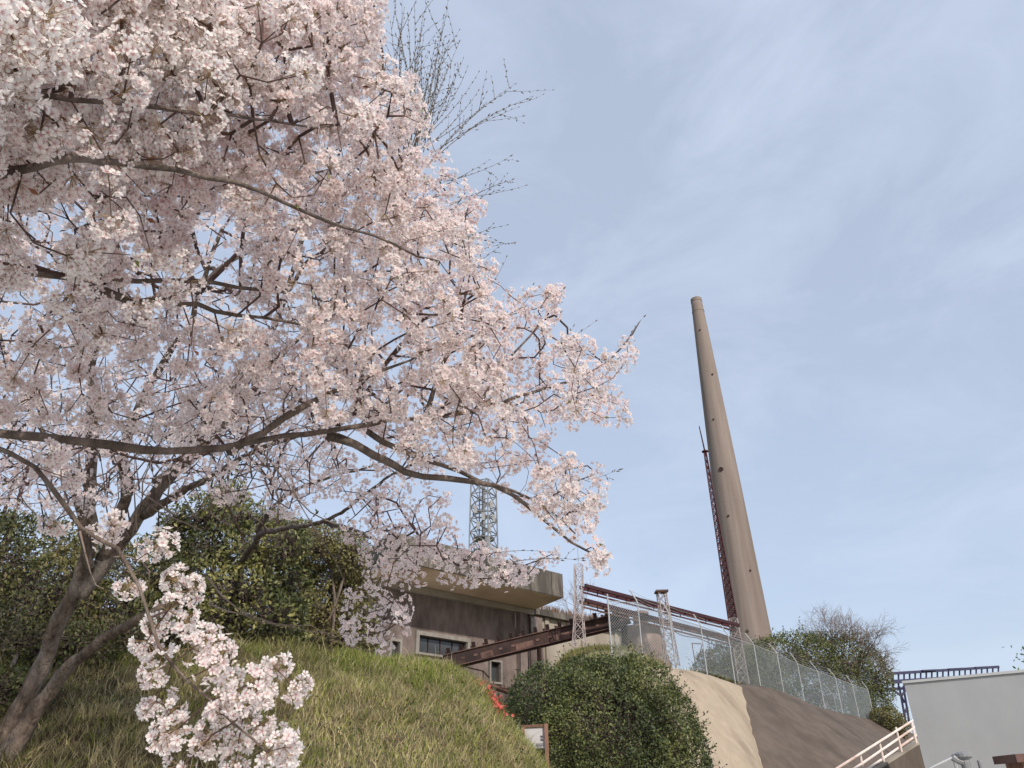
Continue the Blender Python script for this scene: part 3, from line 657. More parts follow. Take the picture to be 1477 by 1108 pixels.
# ------------------------------------------------------------------ flower and leaf templates
def petal_flower(n=5, cup=.30, lod=0):
    V = [(0, 0, -.05)]; Fc = []; Cc = [(.62, .30, .32)]
    pk = (.94, .84, .82); wt = (.975, .952, .92)
    for i in range(n):
        a = 2 * math.pi * i / n
        def q(r, da, z): return (r * math.cos(a + da), r * math.sin(a + da), z)
        b = len(V)
        if lod == 0:
            V += [q(.22, -.45, .0), q(.72, -.52, cup * .75), q(1.0, -.20, cup * .95), q(.90, 0, cup * .9), q(1.0, .20, cup * .95), q(.72, .52, cup * .75), q(.22, .45, .0), q(.6, 0, cup * .42)]
            Cc += [pk, wt, wt, wt, wt, wt, pk, wt]
            Fc += [(0, b, b + 7), (0, b + 7, b + 6), (b, b + 1, b + 7), (b + 7, b + 5, b + 6), (b + 1, b + 2, b + 7), (b + 2, b + 3, b + 7), (b + 3, b + 4, b + 7), (b + 4, b + 5, b + 7)]
        else:
            V += [q(.66, -.56, cup * .7), q(1.0, 0, cup), q(.66, .56, cup * .7)]; Cc += [wt, wt, wt]
            Fc += [(0, b, b + 1), (0, b + 1, b + 2)]
            if lod == 1:
                V[-2] = q(1.0, -.22, cup); V.append(q(1.0, .22, cup)); Cc.append(wt); Fc[-2:] = [(0, b, b + 1), (0, b + 1, b + 3), (0, b + 3, b + 2)]
                V += [(0, 0, .0), q(.26, -.2, .10), q(.26, .2, .10)]; Cc += [(.40, .12, .15), (.66, .36, .34), (.66, .36, .34)]; Fc.append((b + 4, b + 5, b + 6))
    if lod == 0:                                       # stamen star and calyx
        for i in range(5):
            a = 2 * math.pi * (i + .5) / 5; b = len(V)
            V += [(0, 0, .02), (.34 * math.cos(a - .16), .34 * math.sin(a - .16), .17), (.34 * math.cos(a + .16), .34 * math.sin(a + .16), .17)]
            Cc += [(.40, .12, .15), (.72, .44, .40), (.72, .44, .40)]; Fc += [(b, b + 1, b + 2)]
        b = len(V)
        V += [(.10, 0, -.30), (-.06, .09, -.30), (-.06, -.09, -.30)]; Cc += [(.32, .13, .11)] * 3
        Fc += [(0, b, b + 1), (0, b + 1, b + 2), (0, b + 2, b)]
    elif lod == 2: Cc[0] = (.70, .46, .46)
    else: Cc[0] = (.80, .62, .61)
    return np.array(V, float), np.array(Fc), np.array(Cc)
FL_OPEN = petal_flower(cup=.28); FL_CUP = petal_flower(cup=.62); FL_MID = petal_flower(cup=.42, lod=1); FL_LOD = petal_flower(cup=.42, lod=2)
LEAF_V = A([(0, 0, 0), (.5, .24, .05), (1, 0, -.06), (.5, -.24, .05), (.5, 0, -.03)]); LEAF_F = np.array([(0, 4, 1), (4, 2, 1), (0, 3, 4), (4, 3, 2)])
LEAF2_V = A([(0, 0, 0), (.45, .26, .06), (1, 0, -.05), (.45, -.26, .06)]); LEAF2_F = np.array([(0, 2, 1), (0, 3, 2)])
BUD_V = A([(0, 0, 0), (.45, .16, 0), (.45, -.08, .14), (.45, -.08, -.14), (1, 0, 0)]); BUD_F = np.array([(0, 1, 2), (0, 2, 3), (0, 3, 1), (4, 2, 1), (4, 3, 2), (4, 1, 3)])
def axis_frames(X):
    """rotation with local x along X, random roll"""
    X = nrm(X); R = rand_dirs(len(X)); Z = nrm(np.cross(X, R)); Y = np.cross(Z, X); return np.stack([X, Y, Z], axis=2)
def merge(parts):
    V = []; Fa = []; C = []; o = 0
    for v, f, c in parts: V.append(v); Fa.append(f + o); C.append(c); o += len(v)
    return np.concatenate(V), np.concatenate(Fa), (np.concatenate(C) if C[0] is not None else None)

# ------------------------------------------------------------------ cherry trees
class Tree:
    def __init__(s, root): s.root = root; s.pos = []; s.par = []; s.rad = []; s.plen = []; s.limbnode = 0
    def limb(s, pts, r0, r1, m='bark', name='limb', n=9, attach=True, step=.12, power=.8):
        c = catmull(pts, step); k = len(c)
        wob = np.cumsum(rng.normal(size=(k, 3)) * .010, 0); wob -= np.linspace(0, 1, k)[:, None] * wob[-1]; c = c + wob
        t = np.linspace(0, 1, k); r = r0 + (r1 - r0) * t ** power; r = r * (1 + .07 * np.sin(np.arange(k) * 1.7 + rng.uniform(0, 6)) + .10 * snoise(c, 2.6, 17) + .25 * np.exp(-np.arange(k) / 2.5) * (name == 'trunk'))
        tb_ = MB().tube(c, list(r), n, True, .035)
        if r0 > .04:
            tv_ = np.array(tb_.v); ctr_ = np.repeat(c, n, 0); dv_ = tv_ - ctr_; tv_ = ctr_ + dv_ * (1 + .16 * snoise(tv_, 9.0, 23) + .10 * snoise(tv_, 24.0, 29))[:, None]; tb_.v = [tuple(x_) for x_ in tv_]
        tb_.build(name, m, s.root, smooth=True)
        if attach:
            base = len(s.pos)
            for i in range(k): s.pos.append(c[i]); s.par.append(base + i - 1 if i else -1); s.rad.append(r[i]); s.plen.append(.35 * i * step)
            s.limbnode = len(s.pos)
        return c
    def grow(s, targets, bf=.28, seg=.10, wig=.16):
        T = np.array(targets); n = len(T); pos = list(s.pos); par = list(s.par); plen = list(s.plen)
        best = np.full(n, 1e9); bi = np.zeros(n, int); P = np.array(pos); PL = np.array(plen)
        for k in range(n):
            d = np.linalg.norm(P - T[k], axis=1) + bf * PL; bi[k] = d.argmin(); best[k] = d[bi[k]]
        alive = np.ones(n, bool); s.tip = np.zeros(n, int); s.side = []
        for _ in range(n):
            k = int(np.where(alive, best, 1e9).argmin()); alive[k] = False; p0 = pos[bi[k]]; i0 = int(bi[k]); dv = T[k] - p0; l = np.linalg.norm(dv) + 1e-6
            m = max(1, int(l / seg)); pd_ = nrm(p0 - pos[par[i0]]) if par[i0] >= 0 else nrm(dv)
            if pd_ @ dv < -.2 * l: pd_ = nrm(pd_ - nrm(dv) * (pd_ @ nrm(dv)))
            off = np.cross(dv, rand_dirs(1)[0]) * wig * .6 + (pd_ * l - dv * max(0, pd_ @ dv) / l) * .62; last = i0; new = []
            for j in range(1, m + 1):
                t = j / m; q = p0 + dv * t + off * (4 * t * (1 - t) ** 1.6) * .5 + (rng.normal(size=3) * .012 if j < m else 0)
                pos.append(q); par.append(last); plen.append(plen[last] + l / m); last = len(pos) - 1; new.append(last)
            s.tip[k] = last; s.side += new[:-1]
            for idx in new:
                d = np.linalg.norm(T - pos[idx], axis=1) + bf * plen[idx]; better = alive & (d < best); best[better] = d[better]; bi[better] = idx
        s.npos = np.array(pos); s.npar = np.array(par); s.nplen = np.array(plen)
    def twigs(s, rtip=.0022, p=.42, rmax=.03, m='twig', name='twigs'):
        N = len(s.npos); cnt = np.zeros(N); cnt[s.tip] = 1
        for i in range(N - 1, s.limbnode - 1, -1):
            if s.npar[i] >= 0: cnt[s.npar[i]] += cnt[i]
        r = np.clip(rtip * np.maximum(cnt, 1) ** p, 0, rmax); idx = np.arange(s.limbnode, N); pa = s.npar[idx]
        rp = np.where(pa >= s.limbnode, r[pa], r[idx] * 1.1)
        V, Fa = tubes(s.npos[pa], s.npos[idx] , np.minimum(rp, r[idx] * 1.5), r[idx], 5)
        aobj(name, V, Fa, m, s.root, smooth=True, kind='stuff')

def clusters(cent, axis, rad, num):
    """flowers round each umbel centre"""
    P = []; Nn = []; O = []
    for c, a, r, k in zip(cent, axis, rad, num):
        d = nrm(rand_dirs(k) + a * .55 + A([0, 0, -.12])); P.append(c + d * (r * rng.uniform(.72, 1.05, (k, 1)))); Nn.append(nrm(d + rng.normal(size=(k, 3)) * .38)); O.append(np.repeat(c[None], k, 0))
    return np.concatenate(P), np.concatenate(Nn), np.concatenate(O)
def depth_of(P): return -((P - CAM) @ ROT)[:, 2]
def flower_tints(P, pink=0.0):
    n = len(P); v = rng.uniform(.93, 1.0, (n, 1)); pk = np.clip(rng.normal(.28 + pink, .3, (n, 1)) + snoise(P, 3.0, 21)[:, None] * .35, 0, 1.3)
    return v * (A([[1, 1, 1]]) - pk * A([[.0, .065, .05]]))
def put_flowers(root, P, Nn, size, n_single, lodD, farD, pink=0.0):
    D = depth_of(P); cm = flower_tints(P, pink); R = frames(Nn); S = size * rng.uniform(.82, 1.15, len(P))
    pr = (P - CAM) @ ROT; u = IW / 2 - FPX * pr[:, 0] / pr[:, 2]; v = IH / 2 + FPX * pr[:, 1] / pr[:, 2]
    vis = (u > 4) & (u < IW - 4) & (v > 4) & (v < IH - 4) & (D > 0)
    order = np.argsort(np.where(vis, D, 1e9))[:n_single]; single = np.zeros(len(P), bool); single[order] = True
    off = OFF[root.name]
    if n_single:
        protos = []
        for kk in range(6):
            tv, tf, tc = FL_OPEN if kk % 2 == 0 else FL_CUP
            me = arrmesh('blossom', tv, tf, tc * cm[order[kk]]); me.materials.append(MATS['petal']); protos.append(me)
        for j, i in enumerate(order):
            o = bpy.data.objects.new('blossom', protos[j % 6]); COL.objects.link(o); o.parent = root
            m4 = np.eye(4); m4[:3, :3] = R[i] * S[i]; m4[:3, 3] = P[i] - off; o.matrix_local = Matrix(m4.tolist())
    parts = []
    near = ~single & (D < lodD); alt = rng.random(len(P)) < .6
    for msk, tp in ((near & alt, FL_OPEN), (near & ~alt, FL_CUP), (~single & (D >= lodD) & (D < farD), FL_MID), (~single & (D >= lodD) & (D >= farD), FL_LOD)):
        if msk.any(): parts.append(scatter(tp[0], tp[1], P[msk], R[msk], S[msk], tp[2], cm[msk]))
    V, Fa, C = merge(parts); aobj('blossom_mass', V, Fa, 'petal', root, C=C, kind='stuff')
def sample_poly(poly, n, dfun, seed, minpx=0.0):
    r_ = np.random.default_rng(seed); xs = [p[0] for p in poly]; ys = [p[1] for p in poly]; out = []
    while len(out) < n:
        x = r_.uniform(min(xs), max(xs), 4 * n); y = r_.uniform(min(ys), max(ys), 4 * n); k = inpoly(x, y, poly)
        for a_, b_ in zip(x[k], y[k]):
            if len(out) < n: out.append((a_, b_))
    out = np.array(out); D = dfun(out[:, 0], out[:, 1], r_)
    return np.array([PD(a_, b_, d_) for (a_, b_), d_ in zip(out, D)]), out

def stalks(root, P, O, sel, r=.0008):
    if sel.any():
        k = sel; V, Fa = tubes(O[k], P[k], np.full(k.sum(), r), np.full(k.sum(), r), 3); aobj('flower_stalks', V, Fa, 'stalk', root, kind='stuff')

# --- near cherry tree: trunk just outside the frame on the left
tA0 = A([-4.7, 3.9, .25])
tA = thing('cherry_tree', 'near cherry tree whose blossoming limbs reach in from the left edge', 'tree', tA0, 'cherry trees in bloom')
ta = Tree(tA)
trunk = ta.limb([tA0 - A([0, 0, .3]), tA0 + A([.05, 0, 1.2]), tA0 + A([.25, -.15, 2.4]), tA0 + A([.55, -.3, 3.6]), tA0 + A([.9, -.5, 4.8]), tA0 + A([1.1, -.9, 6.0])], .24, .08, name='trunk', n=14, attach=False)
def tp(z):
    return trunk[np.abs(trunk[:, 2] - z).argmin()]
ta.limb([tp(3.6), PD(-330, 330, 3.28), PD(-150, 280, 2.88), PD(0, 243, 2.73), PD(60, 230, 2.68), PD(110, 222, 2.73), PD(165, 228, 2.88), PD(215, 236, 3.03), PD(290, 250, 3.23), PD(370, 275, 3.43), PD(450, 310, 3.63), PD(540, 338, 3.88), PD(630, 376, 4.18)], .036, .006, power=.75)
ta.limb([tp(3.1), PD(-330, 420, 3.75), PD(-140, 380, 3.65), PD(0, 386, 3.65), PD(100, 398, 3.70), PD(190, 403, 3.75), PD(280, 402, 3.85), PD(340, 408, 4.00), PD(440, 425, 4.25), PD(520, 450, 4.45)], .040, .006, power=.75)
ta.limb([PD(120, 400, 3.73), PD(170, 418, 3.80), PD(210, 428, 3.85), PD(265, 434, 3.95), PD(310, 446, 4.05), PD(380, 460, 4.25), PD(450, 472, 4.45)], .026, .006)
ta.limb([tp(2.2), PD(-420, 640, 4.6), PD(-180, 622, 4.4), PD(-50, 620, 4.3), PD(30, 630, 4.3), PD(130, 641, 4.35), PD(250, 653, 4.4), PD(330, 652, 4.5), PD(420, 634, 4.65), PD(510, 622, 4.8), PD(620, 607, 5.05), PD(700, 590, 5.2), PD(770, 568, 5.4), PD(840, 545, 5.6), PD(900, 505, 5.8), PD(922, 465, 5.85)], .045, .005, power=.9)
ta.limb([PD(470, 630, 4.75), PD(510, 645, 4.8), PD(560, 672, 4.9), PD(610, 690, 5.0), PD(680, 694, 5.1), PD(740, 712, 5.15), PD(800, 762, 5.25), PD(850, 795, 5.3), PD(876, 812, 5.3)], .034, .005)
ta.limb([PD(530, 620, 4.85), PD(580, 645, 4.95), PD(640, 668, 5.1), PD(700, 690, 5.2), PD(770, 722, 5.25), PD(830, 770, 5.3)], .022, .005)
ta.limb([PD(330, 652, 4.5), PD(380, 625, 4.5), PD(440, 590, 4.6), PD(500, 560, 4.7), PD(560, 530, 4.8), PD(620, 505, 4.95)], .03, .006)
ta.limb([PD(605, 610, 5.0), PD(622, 560, 5.05), PD(640, 510, 5.1), PD(665, 485, 5.15), PD(700, 468, 5.2), PD(760, 440, 5.3)], .021, .004)
ta.limb([PD(680, 595, 5.15), PD(700, 560, 5.2), PD(725, 520, 5.25), PD(770, 480, 5.35), PD(800, 440, 5.45)], .016, .004)
ta.limb([tp(4.6), PD(-260, 120, 2.9), PD(-80, 60, 2.75), PD(60, 40, 2.8), PD(190, 60, 3.1), PD(330, 40, 3.5), PD(440, 20, 3.9), PD(520, 30, 4.1)], .05, .006)
ta.limb([PD(-80, 60, 2.75), PD(20, 110, 2.6), PD(110, 140, 2.6), PD(200, 150, 2.8), PD(300, 160, 3.2), PD(420, 180, 3.7), PD(540, 190, 4.1)], .014, .004)
ta.limb([tp(5.0), PD(-200, -160, 2.7), PD(0, -130, 2.8), PD(200, -110, 3.2), PD(400, -80, 3.7), PD(500, -60, 4.0)], .05, .006)
hang = ta.limb([tp(2.6), PD(-330, 560, 4.0), PD(-100, 620, 3.7), PD(0, 662, 3.6), PD(60, 708, 3.5), PD(108, 768, 3.4), PD(165, 803, 3.3), PD(205, 860, 3.2), PD(235, 935, 3.1), PD(270, 990, 3.05), PD(330, 1045, 3.0), PD(385, 1085, 2.95)], .026, .004, m='bark_pale')
MAIN = [(-100, -60), (530, -60), (550, 20), (545, 70), (560, 110), (600, 110), (612, 170), (598, 215), (640, 262), (690, 285), (692, 340), (718, 385), (712, 425), (760, 428), (806, 418), (804, 468), (850, 488), (915, 482), (905, 520), (892, 560), (895, 608), (850, 616), (800, 610), (770, 625), (838, 660), (880, 690), (858, 715), (852, 752), (882, 806), (868, 822), (835, 795), (790, 755), (735, 705), (660, 675), (560, 640), (500, 600), (380, 610), (250, 620), (120, 610), (0, 600), (-120, 600)]
def dA(x, y, r_):
    t = np.clip(x / 900, -.1, 1.05); base = 2.45 + 3.1 * t + 1.9 * np.clip((y - 120) / 480, -.1, 1) * (1 - np.clip(t, 0, 1)) ** 1.0
    return base + r_.normal(size=len(x)) * (.16 + .26 * np.clip((y - 100) / 400, 0, 1) + .16 * t)
TP, tpx = sample_poly(MAIN, 2000, dA, 11)
# thin the lower-left middle, where the sky shows
keep = np.ones(len(TP), bool); rk = np.random.default_rng(5).random(len(TP))
lowleft = (tpx[:, 0] < 480) & (tpx[:, 1] > 300); keep &= ~(lowleft & (rk < .16 + .12 * ((tpx[:, 1] > 480))))
hole = snoise(np.c_[tpx / 60, np.zeros(len(tpx))], 1.0, 44); keep &= ~(hole > np.where(lowleft, .42, .8))
gap = (tpx[:, 0] < 270) & (tpx[:, 1] > 430); keep &= ~(gap & (np.random.default_rng(6).random(len(TP)) < .35)); TP = TP[keep]
HANG = [(185, 842), (256, 838), (272, 852), (243, 880), (228, 900), (262, 893), (212, 925), (225, 938), (298, 922), (278, 935), (318, 940), (228, 966), (300, 965), (335, 985), (318, 1005), (345, 1010), (225, 1012), (245, 1020), (255, 1052), (240, 1060), (300, 1068), (365, 985), (372, 1000), (352, 1028), (370, 1045), (395, 962), (425, 990), (398, 1072), (410, 1078), (385, 1085), (340, 1098), (306, 1060), (345, 1065), (320, 1030), (265, 1104), (412, 1090), (150, 770), (80, 752), (62, 668), (98, 690), (220, 790), (232, 785), (160, 758), (75, 655)]
HP = np.array([PD(a_, b_, 3.05 + .55 * np.clip((1000 - b_) / 300, 0, 1) + rng.normal() * .06) for a_, b_ in HANG])
ta.grow(np.concatenate([TP, HP])); ta.twigs(.0020, .43, .012)
ntip = len(ta.tip); tips = ta.npos[ta.tip]; tdir = nrm(tips - ta.npos[ta.npar[ta.tip]] + 1e-6)
hs = np.zeros(ntip, bool); hs[len(TP):] = True
rad = np.where(hs, .068, rng.uniform(.055, .085, ntip)); num = np.where(hs, rng.integers(24, 32, ntip), rng.integers(18, 30, ntip))
nearc = (depth_of(tips) < 3.5) & ~hs
rad = np.where(nearc, rng.uniform(.075, .11, ntip), rad); num = np.where(nearc, rng.integers(26, 42, ntip), num)
num = np.where(nearc & (rng.random(ntip) < .35), 0, num)
side = np.array([i for i in ta.side if rng.random() < .22]); sp_ = ta.npos[side]; pr = (sp_ - CAM) @ ROT; sv = IH / 2 + FPX * pr[:, 1] / pr[:, 2]
side = side[sv < 640]; sp_ = ta.npos[side]
P1, N1, O1 = clusters(tips, tdir, rad, num)
P2, N2, O2 = clusters(sp_, rand_dirs(len(sp_)) * .3, rng.uniform(.04, .06, len(sp_)), rng.integers(7, 13, len(sp_)))
PA = np.concatenate([P1, P2]); NA = np.concatenate([N1, N2]); OA = np.concatenate([O1, O2])
put_flowers(tA, PA, NA, .0195, 300, 3.45, 5.0); stalks(tA, PA, OA, depth_of(PA) < 5.0)
# young bronze and green leaves
li = rng.integers(0, len(tips), 420); X = nrm(rand_dirs(420) + tdir[li]); pos = tips[li] + X * .03
gcol = np.where(rng.random((420, 1)) < .35, A([[.20, .24, .05]]), A([[.22, .09, .045]])) * rng.uniform(.7, 1.3, (420, 1))
V, Fa, C = scatter(LEAF_V, LEAF_F, pos, axis_frames(X), rng.uniform(.025, .05, 420), None, gcol); aobj('young_leaves', V, Fa, 'leaf', tA, C=C, kind='stuff')
# budding bare shoots past the blossom
def shoots(root, items, name='bud_shoot'):
    for (a_, b_, da, db, ns) in items:
        p0, p1 = PD(*a_, da), PD(*b_, db); l = np.linalg.norm(p1 - p0); P0 = []; P1_ = []; R0_ = []; R1_ = []; Bp = []; Bd = []
        def run(p0, p1, r0, lv):
            l = np.linalg.norm(p1 - p0); m = max(3, int(l / .06)); off = np.cross(p1 - p0, rand_dirs(1)[0]) * .10; pts = [p0 + (p1 - p0) * t + off * 4 * t * (1 - t) * .5 for t in np.linspace(0, 1, m + 1)]
            for i in range(m):
                P0.append(pts[i]); P1_.append(pts[i + 1]); R0_.append(r0 * (1 - .75 * i / m)); R1_.append(r0 * (1 - .75 * (i + 1) / m))
                if i > 0:
                    dd = nrm(nrm(pts[i + 1] - pts[i]) + rand_dirs(1)[0] * .6); Bp.append(pts[i]); Bd.append(dd)
                if lv < 1 and i > m * .25 and rng.random() < ns:
                    dd = nrm(nrm(p1 - p0) + rand_dirs(1)[0] * .75); run(pts[i], pts[i] + dd * l * rng.uniform(.18, .4), r0 * .5, lv + 1)
            Bp.append(pts[-1]); Bd.append(nrm(pts[-1] - pts[-2]))
        run(p0, p1, .0042 * l ** .5, 0)
        V1, F1 = tubes(np.array(P0), np.array(P1_), np.array(R0_), np.array(R1_), 4); F1t = np.concatenate([F1[:, [0, 1, 2]], F1[:, [0, 2, 3]]])
        V2, F2, _ = scatter(BUD_V, BUD_F, np.array(Bp), axis_frames(np.array(Bd)), rng.uniform(.022, .042, len(Bp)))
        Vm, Fm, _ = merge([(V1, F1t, None), (V2, F2, None)]); aobj(name, Vm, Fm, 'bud', root)

# --- far cherry tree with the visible trunk
b0 = PY(48, 1000, 9.0)
tB = thing('cherry_tree', 'cherry tree with several leaning trunks rooted on the grass bank', 'tree', b0, 'cherry trees in bloom')
tb = Tree(tB); dB = depth_of(b0[None])[0]
def q(x, y, dd=0.0): return PD(x, y, dB + dd)
root0 = b0 + A([-.22, -.15, -.95])
s1 = tb.limb([root0, q(62, 962), q(88, 905, .05), q(118, 850, .1), q(140, 780, .2), q(142, 700, .2), q(136, 620, .1), (q(140, 540, .0)), q(150, 450, -.2), q(175, 350, -.4), q(190, 250, -.6)], .115, .022, 'bark_pale', 'trunk', 16)
tb.limb([root0 + A([.12, 0, .1]), q(95, 968, -.1), q(135, 930, -.2), q(170, 905, -.3), q(205, 889, -.4), q(240, 868, -.3), q(262, 835, -.1)], .115, .03, 'bark_pale', 'trunk', 14)
tb.limb([q(112, 862, .1), q(150, 806, .3), q(185, 760, .4), q(225, 700, .5), q(270, 640, .5), q(318, 580, .4), q(352, 540, .3), q(385, 480, .1), q(420, 400, -.1), q(450, 300, -.3)], .10, .018, 'bark_pale', 'limb', 14)
tb.limb([q(150, 806, .3), q(172, 750, .2), q(182, 700, .1), q(180, 650, 0), q(200, 590, -.1), q(240, 520, -.2), q(270, 470, -.3), q(285, 420, -.4), q(320, 330, -.6)], .08, .018, 'bark_pale', 'limb', 10)
tb.limb([q(225, 700, .5), q(285, 650, .9), q(345, 590, 1.2), q(372, 550, 1.3), q(430, 490, 1.5), q(520, 400, 1.6)], .085, .018, 'bark_pale', 'limb', 10)
tb.limb([q(205, 745, .4), q(240, 725, .2), q(285, 695, -.2), q(330, 665, -.6), q(390, 640, -1.0), q(480, 610, -1.3)], .055, .012, 'bark_pale', 'limb', 8)
tb.limb([q(130, 820, .1), q(118, 740, .1), q(100, 690, .0), q(70, 640, -.1), q(30, 560, -.3), (q(0, 480, -.4))], .05, .012, 'bark_pale', 'limb', 8)
tb.limb([q(285, 420, -.4), q(330, 380, -.2), q(420, 330, .2), q(520, 270, .5), q(590, 220, .8)], .03, .008, 'bark', 'limb', 7)
BACK = [(-80, -80), (540, -80), (560, 120), (620, 200), (690, 300), (700, 430), (740, 470), (720, 560), (690, 640), (600, 700), (560, 690), (470, 690), (330, 640), (130, 640), (-80, 640)]
def dBk(x, y, r_): return dB - .9 + r_.normal(size=len(x)) * .8 - np.clip(x / 700, 0, 1) * 1.4
LOWR = [(480, 690), (560, 700), (640, 715), (650, 765), (700, 790), (800, 800), (780, 830), (700, 845), (610, 838), (592, 860), (590, 912), (560, 938), (505, 930), (488, 880), (530, 820), (500, 770)]
def dLw(x, y, r_): return 6.6 - np.clip((x - 480) / 300, 0, 1) * .7 + r_.normal(size=len(x)) * .35
BP, bpx = sample_poly(BACK, 1900, dBk, 31); LP, lpx = sample_poly(LOWR, 250, dLw, 32)
hole = snoise(np.c_[bpx / 45, np.zeros(len(bpx))], 1.0, 77); BP = BP[hole < .55]
LOWL = [(-60, 600), (480, 600), (500, 690), (420, 740), (300, 720), (200, 700), (120, 740), (-60, 720)]
LL, _ = sample_poly(LOWL, 380, lambda x, y, r_: dB - 1.0 + r_.normal(size=len(x)) * .9, 35); BP = np.concatenate([BP, LL])
tb.grow(BP, bf=.2, seg=.16); tb.twigs(.0030, .42, .03, 'twig')
tips = tb.npos[tb.tip]; tdir = nrm(tips - tb.npos[tb.npar[tb.tip]] + 1e-6); nt_ = len(tips)
side = np.array([i for i in tb.side if rng.random() < .16]); sp_ = tb.npos[side]; pr = (sp_ - CAM) @ ROT; sv = IH / 2 + FPX * pr[:, 1] / pr[:, 2]; sp_ = sp_[sv < 690]
P1, N1, O1 = clusters(tips, tdir, rng.uniform(.06, .10, nt_), rng.integers(9, 15, nt_))
P2, N2, O2 = clusters(sp_, rand_dirs(len(sp_)) * .3, rng.uniform(.05, .07, len(sp_)), rng.integers(5, 9, len(sp_)))
PBf = np.concatenate([P1, P2]); NBf = np.concatenate([N1, N2])
put_flowers(tB, PBf, NBf, .021, 0, 0, 6.4, pink=.12)
SH = [((590, 240), (598, 8), 6.2, 6.6, .30), ((600, 215), (640, 25), 6.2, 6.5, .34), ((605, 210), (662, 62), 6.2, 6.5, .30), ((610, 200), (690, 105), 6.2, 6.5, .2), ((615, 240), (742, 122), 6.1, 6.4, .30), ((620, 235), (766, 140), 6.1, 6.4, .32), ((590, 190), (555, 60), 6.3, 6.6, .2), ((640, 262), (735, 226), 6.0, 6.2, .30), ((660, 285), (757, 268), 6.0, 6.2, .25), ((660, 300), (728, 262), 6.0, 6.2, .3), ((670, 345), (730, 325), 6.0, 6.1, .25), ((680, 365), (740, 350), 6.0, 6.1, .25), ((590, 170), (572, 95), 6.3, 6.5, .2), ((600, 180), (625, 90), 6.2, 6.4, .3)]
SH += [((595 + rng.normal() * 10, 215 + rng.normal() * 14), (tx_, ty_), 6.3, 6.6, .30) for tx_, ty_ in ((575, 40), (588, 22), (612, 30), (628, 62), (648, 95), (668, 85), (655, 130), (640, 60), (605, 75), (700, 150))]
for k in range(130):
    x0 = rng.uniform(60, 400); y0 = rng.uniform(600, 780); a_ = rng.normal() * .6; ln = rng.uniform(50, 150); dd = dB + rng.normal() * .7 - .3
    tb.limb([PD(x0, y0, dd), PD(x0 + math.sin(a_) * ln * .5 + rng.normal() * 8, y0 - math.cos(a_) * ln * .5, dd + rng.normal() * .15), PD(x0 + math.sin(a_ * 1.3) * ln, y0 - math.cos(a_) * ln, dd + rng.normal() * .3)], .010, .003, 'twig_pale' if k % 3 else 'twig', 'bare_twig', 4, False, .2)
shoots(tB, SH + [((a_[0] + rng.normal() * 10, a_[1] + rng.normal() * 10), (b_[0] + rng.normal() * 9 - 16, b_[1] + rng.normal() * 12 + 12), da + .2, db + .2, ns * .8) for a_, b_, da, db, ns in SH])
shoots(tA, [((755, 430), (768, 412), 5.4, 5.45, .2), ((770, 460), (812, 418), 5.4, 5.5, .25), ((790, 500), (858, 464), 5.4, 5.5, .3), ((905, 490), (928, 458), 5.7, 5.8, .15), ((700, 800), (790, 796), 5.6, 5.7, .3), ((730, 812), (838, 808), 5.5, 5.6, .25), ((860, 690), (893, 678), 5.3, 5.35, .1), ((705, 415), (730, 372), 5.3, 5.4, .1)])
# --- third cherry tree, rooted among the shrubs
c0_ = PY(335, 925, 15.6)
tC = thing('cherry_tree', 'small cherry tree growing out of the shrubs before the concrete building', 'tree', c0_, 'cherry trees in bloom')
tc_ = Tree(tC)
tc_.limb([c0_ - A([0, 0, .4]), PY(338, 880, 15.5), PY(345, 820, 15.0), PD(372, 772, 12.8), PD(405, 757, 10.6), PD(465, 752, 9.2), PD(508, 727, 8.3), PD(560, 690, 7.6), PD(620, 655, 7.2)], .085, .012, 'bark_pale', 'trunk', 10)
tc_.limb([PD(372, 772, 12.8), PD(400, 738, 10.8), PD(430, 712, 9.8), PD(480, 690, 9.2), PD(540, 670, 8.6)], .05, .012, 'bark_pale', 'limb', 8)
tc_.limb([PD(465, 752, 9.2), PD(500, 760, 8.2), PD(540, 778, 7.6), PD(600, 803, 6.8), PD(680, 815, 6.3), PD(750, 818, 6.0)], .028, .005, 'bark', 'limb', 7)
tc_.limb([PD(500, 760, 8.2), PD(520, 800, 7.6), PD(530, 850, 7.2), PD(540, 900, 7.0)], .016, .004, 'bark', 'limb', 6)
LP = LP[~((lpx[:, 0] < 600) & (lpx[:, 1] > 835) & (np.arange(len(lpx)) % 2 == 0))]
tc_.grow(LP, bf=.2, seg=.13); tc_.twigs(.0028, .42, .02, 'twig')
tips = tc_.npos[tc_.tip]; tdir = nrm(tips - tc_.npos[tc_.npar[tc_.tip]] + 1e-6); nt_ = len(tips)
P1, N1, O1 = clusters(tips, tdir, rng.uniform(.05, .085, nt_), rng.integers(9, 15, nt_)); put_flowers(tC, P1, N1, .0195, 0, 0, 6.3, pink=.2)
# dangling bare twigs in front of the shrubs
for pts in ([(300, 830), (345, 875), (420, 900), (480, 912), (560, 915)], [(300, 868), (350, 888), (400, 902), (450, 905), (500, 935), (540, 940)], [(420, 700), (450, 740), (500, 760), (560, 800)], [(380, 650), (430, 720), (470, 780), (500, 850)], [(110, 770), (130, 830), (150, 850)], [(165, 803), (200, 810), (215, 845)]):
    tb.limb([PD(x_, y_, 6.2 if x_ > 250 else 3.5) for x_, y_ in pts], .008 if pts[0][0] > 250 else .005, .002, 'twig_pale', 'bare_twig', 5, False)
# dry grass tuft and suckers at the trunk foot handled with the bank

